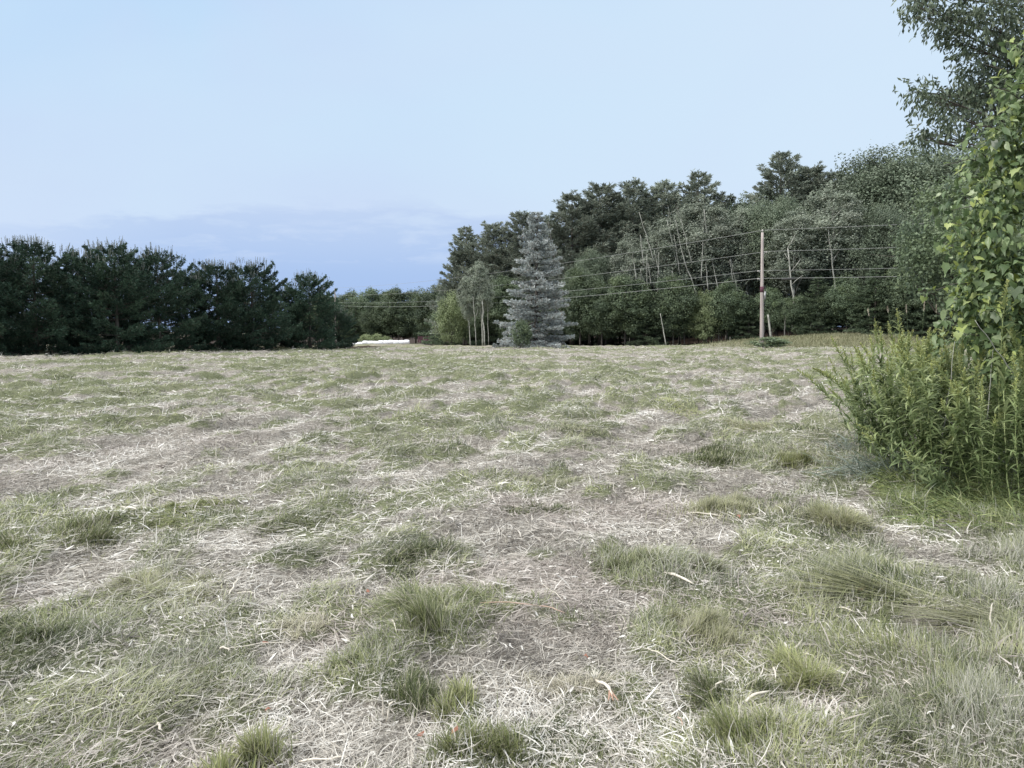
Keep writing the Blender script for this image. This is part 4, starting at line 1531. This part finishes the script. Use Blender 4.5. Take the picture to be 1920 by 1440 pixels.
for px, ty, ln, le, lab in [(1724, 560, .12, .02, 'tallest pale seed spike above the middle of the thicket'), (1755, 572, .07, 0, 'thin seed stalk right of the tallest spike'), (1708, 572, .08, -.03, 'pale seed spike left of the tallest spike'),
                            (1772, 570, .04, .02, 'small seed stalk nearest the vine'), (1652, 580, .06, -.08, 'seed spike leaning left over the field'), (1690, 575, .05, -.12, 'thin arched seed stalk above the goldenrod tip'), (1566, 690, .06, -.05, 'fine seed stalk at the outer left edge of the thicket')]:
    seed_stalk(px, 8.0 if px > 1600 else 9.0, ty, lab, le, ln)


# ------------------------------------------------------------------ utility poles and wires
def pole(x, y, top_z, label, lean=0.0):
    zb = float(gz(x, y)) - .1
    root = empty('utility_pole', (x, y, zb))
    H = top_z - zb
    t = np.linspace(0, 1, 16)
    s = Geo()
    P = np.stack([lean * t, 0 * t, t * H], 1)
    s.tube(P, .172 - .058 * t, 16)
    s.build('shaft', MAT['pole'], root)

    def X(z):
        return lean * z / H
    g1 = Geo()
    g1.tube([[X(H), 0, H], [X(H), 0, H + .12]], [.03, .03], 6)
    g1.build('pin', MAT['steel'], root)
    g2 = Geo()
    g2.tube([[X(H), 0, H + .10], [X(H), 0, H + .16], [X(H), 0, H + .22], [X(H), 0, H + .28]], [.05, .085, .06, .04], 10)
    g2.build('insulator', MAT['ceramic'], root)
    for zz, side in ((H - 1.75, 1), (H - 3.45, -1), (H - 4.15, -1)):
        g3 = Geo()
        g3.box((X(zz) + side * .22, 0, zz), (.30, .05, .06))
        g3.box((X(zz) + side * .16, 0, zz - .12), (.26, .04, .04), tilt=-side * .7)
        b = g3.build('bracket', MAT['steel'], root)
        g4 = Geo()
        g4.tube([[X(zz) + side * .36, 0, zz - .07], [X(zz) + side * .36, 0, zz], [X(zz) + side * .36, 0, zz + .08]], [.05, .065, .04], 8)
        g4.build('insulator', MAT['ceramic'], root)
    g5 = Geo()
    zz = H - 5.1
    g5.tube([[X(zz), 0, zz - .25], [X(zz), 0, zz + .25]], [.168, .168], 14)
    g5.build('steel_band', MAT['rust'], root)
    g6 = Geo()
    g6.box((X(zz) + .26, -.05, zz - .55), (.14, .16, .75))
    g6.build('cable_guard', MAT['steel'], root)
    g7 = Geo()
    g7.tube([[X(zz) + .24, 0, zz + .4], [X(zz) + .36, 0, zz - .2], [X(zz) + .20, 0, zz - 2.2], [X(0) + .19, 0, .6]], [.028] * 4, 6)
    g7.build('riser_cable', MAT['black'], root)
    tag(root, label, 'utility pole', 'utility poles of the wire line')
    return root


P1 = at(1433, 436, 68)
P2 = at(628, 545, 170)
P3 = np.array([47.0, 57.5, P1[2] - .05])
pole(P1[0], P1[1], P1[2], 'bare wooden utility pole in front of the wood with four wires', .18 - .35)
pole(P2[0], P2[1], P2[2] + .4, 'distant utility pole hidden behind the row of dark pines')
pole(P3[0], P3[1], P3[2], 'utility pole beyond the right edge of the picture')


def wire(a, b, sag, n=40):
    t = np.linspace(0, 1, n)
    P = a + (b - a) * t[:, None]
    P[:, 2] -= 4 * sag * t * (1 - t)
    return P


offs = [(0, .22, 1.2, 'uppermost wire, running over the top of the utility pole', 1433, 433, .016),
        (.36, -1.68, 1.2, 'second wire from the top, held by a side bracket', 0, 0, .016),
        (-.36, -3.4, 1.3, 'third wire from the top', 0, 0, .015),
        (-.36, -4.1, 1.5, 'lowest wire, with a black splice case right of the pole', 0, 0, .019)]
for dx, dz, sag, lab, _, _, rad in offs:
    o3 = np.array([dx, 0, dz])
    A, B, C_ = P2 + o3 * np.array([1, 1, .9]) + np.array([0, 0, .4]), P1 + o3, P3 + o3
    pts = np.concatenate([wire(A, B, sag * .8, 60), wire(B, C_, .10 if dz > -3 else .14, 16)[1:]])
    root = empty('power_wire', tuple(B))
    q = Geo()
    q.tube(pts - B, rad, 6)
    q.build('cable', MAT['wire'], root)
    if 'splice' in lab:
        q = Geo()
        d = (C_ - B) / np.linalg.norm(C_ - B)
        s0, s1 = d * 1.9, d * 3.0
        q.tube([s0 - (0, 0, .10), s0 + d * .1 - (0, 0, .12), s1 - d * .1 - (0, 0, .12), s1 - (0, 0, .10)], [.04, .11, .11, .04], 8)
        q.build('splice_case', MAT['black'], root)
    tag(root, lab, 'wire', 'wires on the utility pole')


# ------------------------------------------------------------------ bales, wagon, stakes
for i in range(11):
    D = 190
    px = 666 + i * 9.7
    x = (px - 960) / FPX * D
    r = .60 + (rng.random() - .5) * .05
    hh = [.55, .75, .9, 1, 1.0, 1.03, 1.0, 1.02, 1.06, 1.04, 1.03][i]
    q = Geo()
    t = np.linspace(-.5, .5, 9)
    pr = np.array([.35, .86, .97, 1.0, 1.02, 1.0, .97, .86, .35])
    tt = np.array([-.5, -.49, -.42, -.2, 0, .2, .42, .49, .5])
    q.tube(np.stack([tt * 1.34, 0 * tt, np.full(9, r * .97)], 1), r * pr * (1 + rng.normal(0, .012, 9)), 16, wob=.03)
    o = q.build('hay_bale', MAT['bale'], smooth=True)
    o.location = (x, D + rng.uniform(-.1, .1), float(gz(x, D)) + .12 * (hh - 1) - .05)
    o.scale = (1, 1, .94 * hh + .02)
    names = ['smallest white wrapped bale at the far left end of the row', 'second white wrapped bale from the left end', 'third white wrapped bale from the left end', 'fourth white wrapped bale from the left end',
             'fifth white wrapped bale from the left end', 'white wrapped bale in the middle of the row', 'fifth white wrapped bale from the right end', 'fourth white wrapped bale from the right end',
             'third white wrapped bale from the right end', 'second white wrapped bale from the right end', 'last white wrapped bale at the right end of the row, by the dark trees']
    tag(o, names[i], 'hay bale', 'row of white wrapped bales')

wx = (808 - 960) / FPX * 188
wr = empty('hay_wagon', (wx, 188, float(gz(wx, 188)) + .05), .08)
wr.scale = (1.28, 1, 1)
q = Geo()
q.box((0, 0, .62), (4.9, 2.2, .14))
q.build('deck', MAT['rust'], wr)
for s in (-1, 1):
    q = Geo()
    for zz in (.95, 1.25, 1.55, 1.85):
        q.box((0, s * 1.12, zz), (4.9, .05, .13))
    for xx in np.linspace(-2.4, 2.4, 9):
        q.box((xx, s * 1.06, 1.3), (.08, .06, 1.25))
    q.build('side_rack', MAT['rust'], wr)
    q = Geo()
    for zz in (.95, 1.25, 1.55, 1.85):
        q.box((s * 2.48, 0, zz), (.05, 2.1, .13))
    for yy in (-.9, 0, .9):
        q.box((s * 2.42, yy, 1.3), (.06, .08, 1.25))
    q.build('end_rack', MAT['rust'], wr)
for xx in (-1.6, 1.6):
    for yy in (-1, 1):
        q = Geo()
        q.tube([[xx, yy - .1, .32], [xx, yy - .07, .32], [xx, yy + .07, .32], [xx, yy + .1, .32]], [.24, .33, .33, .24], 16)
        q.build('wheel', MAT['black'], wr)
tag(wr, 'dark red slatted hay wagon standing right of the white bales', 'wagon')
for px, D, h, lab in [(793, 178, .9, 'small white marker stake in front of the dark red wagon'), (1368, 88, .75, 'small pale stake at the foot of the wood left of the pole')]:
    x = (px - 960) / FPX * D
    q = Geo()
    q.tube([[0, 0, 0], [0, 0, h * .95], [0, 0, h]], [.05, .05, .03], 6)
    o = q.build('marker_stake', MAT['bark_dead'])
    o.location = (x, D, float(gz(x, D)))
    tag(o, lab, 'stake')


# ------------------------------------------------------------------ dry stalks, husks and red leaves in the hay
ST = [  # px0,py0, px1,py1 (ground), lift at far end m, width m, label
    (224, 955, 256, 972, .02, .022, 'curved white stalk lying in the hay on the left'),
    (176, 1000, 175, 982, .10, .018, 'short bent white stalk end standing up on the left'),
    (1245, 1103, 1300, 1128, .01, .020, 'fluffy white husk lying in the right of centre'),
    (1397, 1342, 1441, 1327, .01, .014, 'white flat husk near the bottom right of centre'),
    (1330, 1316, 1356, 1310, .03, .011, 'small arched white stalk beside the bottom tuft'),
    (1562, 1310, 1586, 1385, .02, .008, 'long thin white split stalk low on the right'),
    (1578, 1338, 1583, 1372, .02, .008, 'second thin white stalk beside the long split one'),
    (1853, 1200, 1857, 1140, .14, .012, 'pale stalk standing upright near the right edge'),
    (1118, 1290, 1148, 1325, .02, .018, 'broad frayed white root end in the near hay'),
    (718, 1345, 716, 1303, .10, .009, 'left one of two upright stalks near the bottom'),
    (725, 1352, 737, 1310, .10, .010, 'right one of two upright stalks near the bottom'),
    (297, 1372, 302, 1390, .01, .014, 'short white chip near the bottom left'),
    (415, 1248, 430, 1258, .01, .013, 'white stalk chip in the left foreground'),
    (430, 1135, 450, 1110, .03, .010, 'pale broken stalk left of centre'),
    (442, 1130, 482, 1134, .01, .008, 'pale stalk lying flat beside the broken one'),
    (1290, 968, 1355, 978, .01, .016, 'pale flat leaf blade on the hay right of centre'),
    (1565, 1152, 1600, 1162, .01, .010, 'white curled leaf in the right foreground'),
    (735, 1190, 745, 1225, .02, .009, 'white stalk below the combed clump'),
    (1718, 1333, 1745, 1330, .01, .010, 'short pale stick far down on the right'),
    (1452, 1262, 1454, 1290, .02, .012, 'stubby white stalk left of the spreading tuft'),
    (1150, 1190, 1290, 1228, .01, .008, 'long straw stem lying across the near hay'),
    (900, 1153, 1010, 1162, .01, .007, 'long pinkish straw stem under the combed clump'),
    (1010, 1160, 1060, 1180, .01, .006, 'thin straw stem crossing the pinkish one'),
    (1010, 1095, 1060, 1155, .03, .005, 'thin straw slanting right of the combed clump'),
    (420, 1248, 560, 1243, .02, .004, 'fine straw thread in the left foreground'),
    (300, 1385, 200, 1398, .02, .005, 'fine straw lying near the bottom left'),
    (1075, 1295, 1075, 1295, .0, .02, None),
    (1210, 1240, 1275, 1278, .01, .006, 'pale grooved stem right of the frayed root'),
    (1690, 1290, 1712, 1310, .01, .006, 'thin pale stick in the lower right'),
    (560, 1425, 650, 1430, .01, .010, 'pale straw stem along the bottom edge'),
    (1500, 1235, 1530, 1250, .01, .007, 'pale stalk at the foot of the spreading tuft'),
    (1270, 1360, 1280, 1390, .03, .006, 'pinkish upright sprig near the bottom'),
    (1880, 1000, 1900, 1008, .01, .012, 'pale leaf blade at the right edge'),
    (405, 868, 406, 812, .28, .012, 'tall single straw standing up in the left middle field'),
    (818, 968, 806, 900, .20, .008, 'bleached thin stalk standing in the centre field'),
]
for a, b, c, d, lift, w, lab in ST:
    if not lab:
        continue
    p0 = gpt(a, b)
    z0 = float(gz(*p0)) + .025
    if lift > .05:
        hh = lift * 1.0
        p1 = p0 + np.array([(c - a) / FPX * p0[1], .0])
    else:
        p1 = gpt(c, d)
    t = np.linspace(0, 1, 7)
    P = np.stack([p0[0] + (p1[0] - p0[0]) * t, p0[1] + (p1[1] - p0[1]) * t, z0 + lift * t + .012 * np.sin(t * PI)], 1)
    P[:, :2] += rng.normal(0, .004, (7, 2))
    P[:, 2] = np.where(lift > .05, P[:, 2], np.maximum(P[:, 2], gz(P[:, 0], P[:, 1]) + .02))
    o3 = P[0].copy()
    q = Geo()
    q.tube(P - o3, w * .42 * np.array([.7, 1, 1.1, .9, 1, .8, .35]), 5, (.6, .1 if 'pink' not in lab else .7, 0), .5)
    if 'broad frayed' in lab:
        for k in range(5):
            e = np.array([-.02 + .009 * k, .01 * (k % 2), .035 + .012 * (k % 3)])
            q.tube([[0, 0, 0], e * .6, e], [.0035, .003, .001], 4, (.8, 0, 0))
        for k in range(3):
            e = P[-1] - o3 + np.array([.02 * k - .02, -.03, -.01])
            q.tube([P[-2] - o3, e], [.006, .003], 4, (.0, .8, 0))
    o = q.build('dry_stalk', MAT['husk'])
    o.location = o3
    tag(o, lab, 'dry stalk', 'dry stalks lying in the hay')
for px, py, s, lab in [(498, 1216, .035, 'red leaf scrap on the hay left of centre'), (1100, 1238, .03, 'red leaf scrap half hidden right of the rusty tuft'), (853, 1404, .035, 'orange leaf scrap near the bottom centre'), (790, 1378, .03, 'brown orange curled leaf below the two upright stalks'),
                       (1385, 983, .04, 'small red leaf behind the round olive tuft'), (1470, 1044, .03, 'orange leaf scrap in the right middle hay'), (1615, 1130, .035, 'red leaf scrap by the flattened sheaf'), (502, 1344, .03, 'dull red leaf scrap low on the left'), (689, 1112, .025, 'thin red brown leaf standing left of the combed clump')]:
    c = gpt(px, py)
    zc = float(gz(*c)) + .03
    q = Geo()
    ol = np.array([(-1, 0, 0), (-.4, .45, .25), (.3, .5, .1), (1, 0, .3), (.35, -.45, .2), (-.35, -.5, .05)]) * s * .7 + rng.normal(0, s * .1, (6, 3))
    q.add(ol, np.array([[0, 1, 2, 3], [0, 3, 4, 5]]), np.full((6, 3), .5))
    o = q.build('fallen_leaf', MAT['redleaf'])
    o.location = (c[0], c[1], zc)
    o.rotation_euler = (rng.uniform(-.4, .2), 0, rng.uniform(0, PI2))
    tag(o, lab, 'leaf', 'fallen leaf scraps in the hay')

for k, v in PR.items():
    if k not in used:
        for ch in list(v.children):
            bpy.data.objects.remove(ch)
        bpy.data.objects.remove(v)
for o in bpy.data.objects:
    if 'h' in o:
        del o['h']
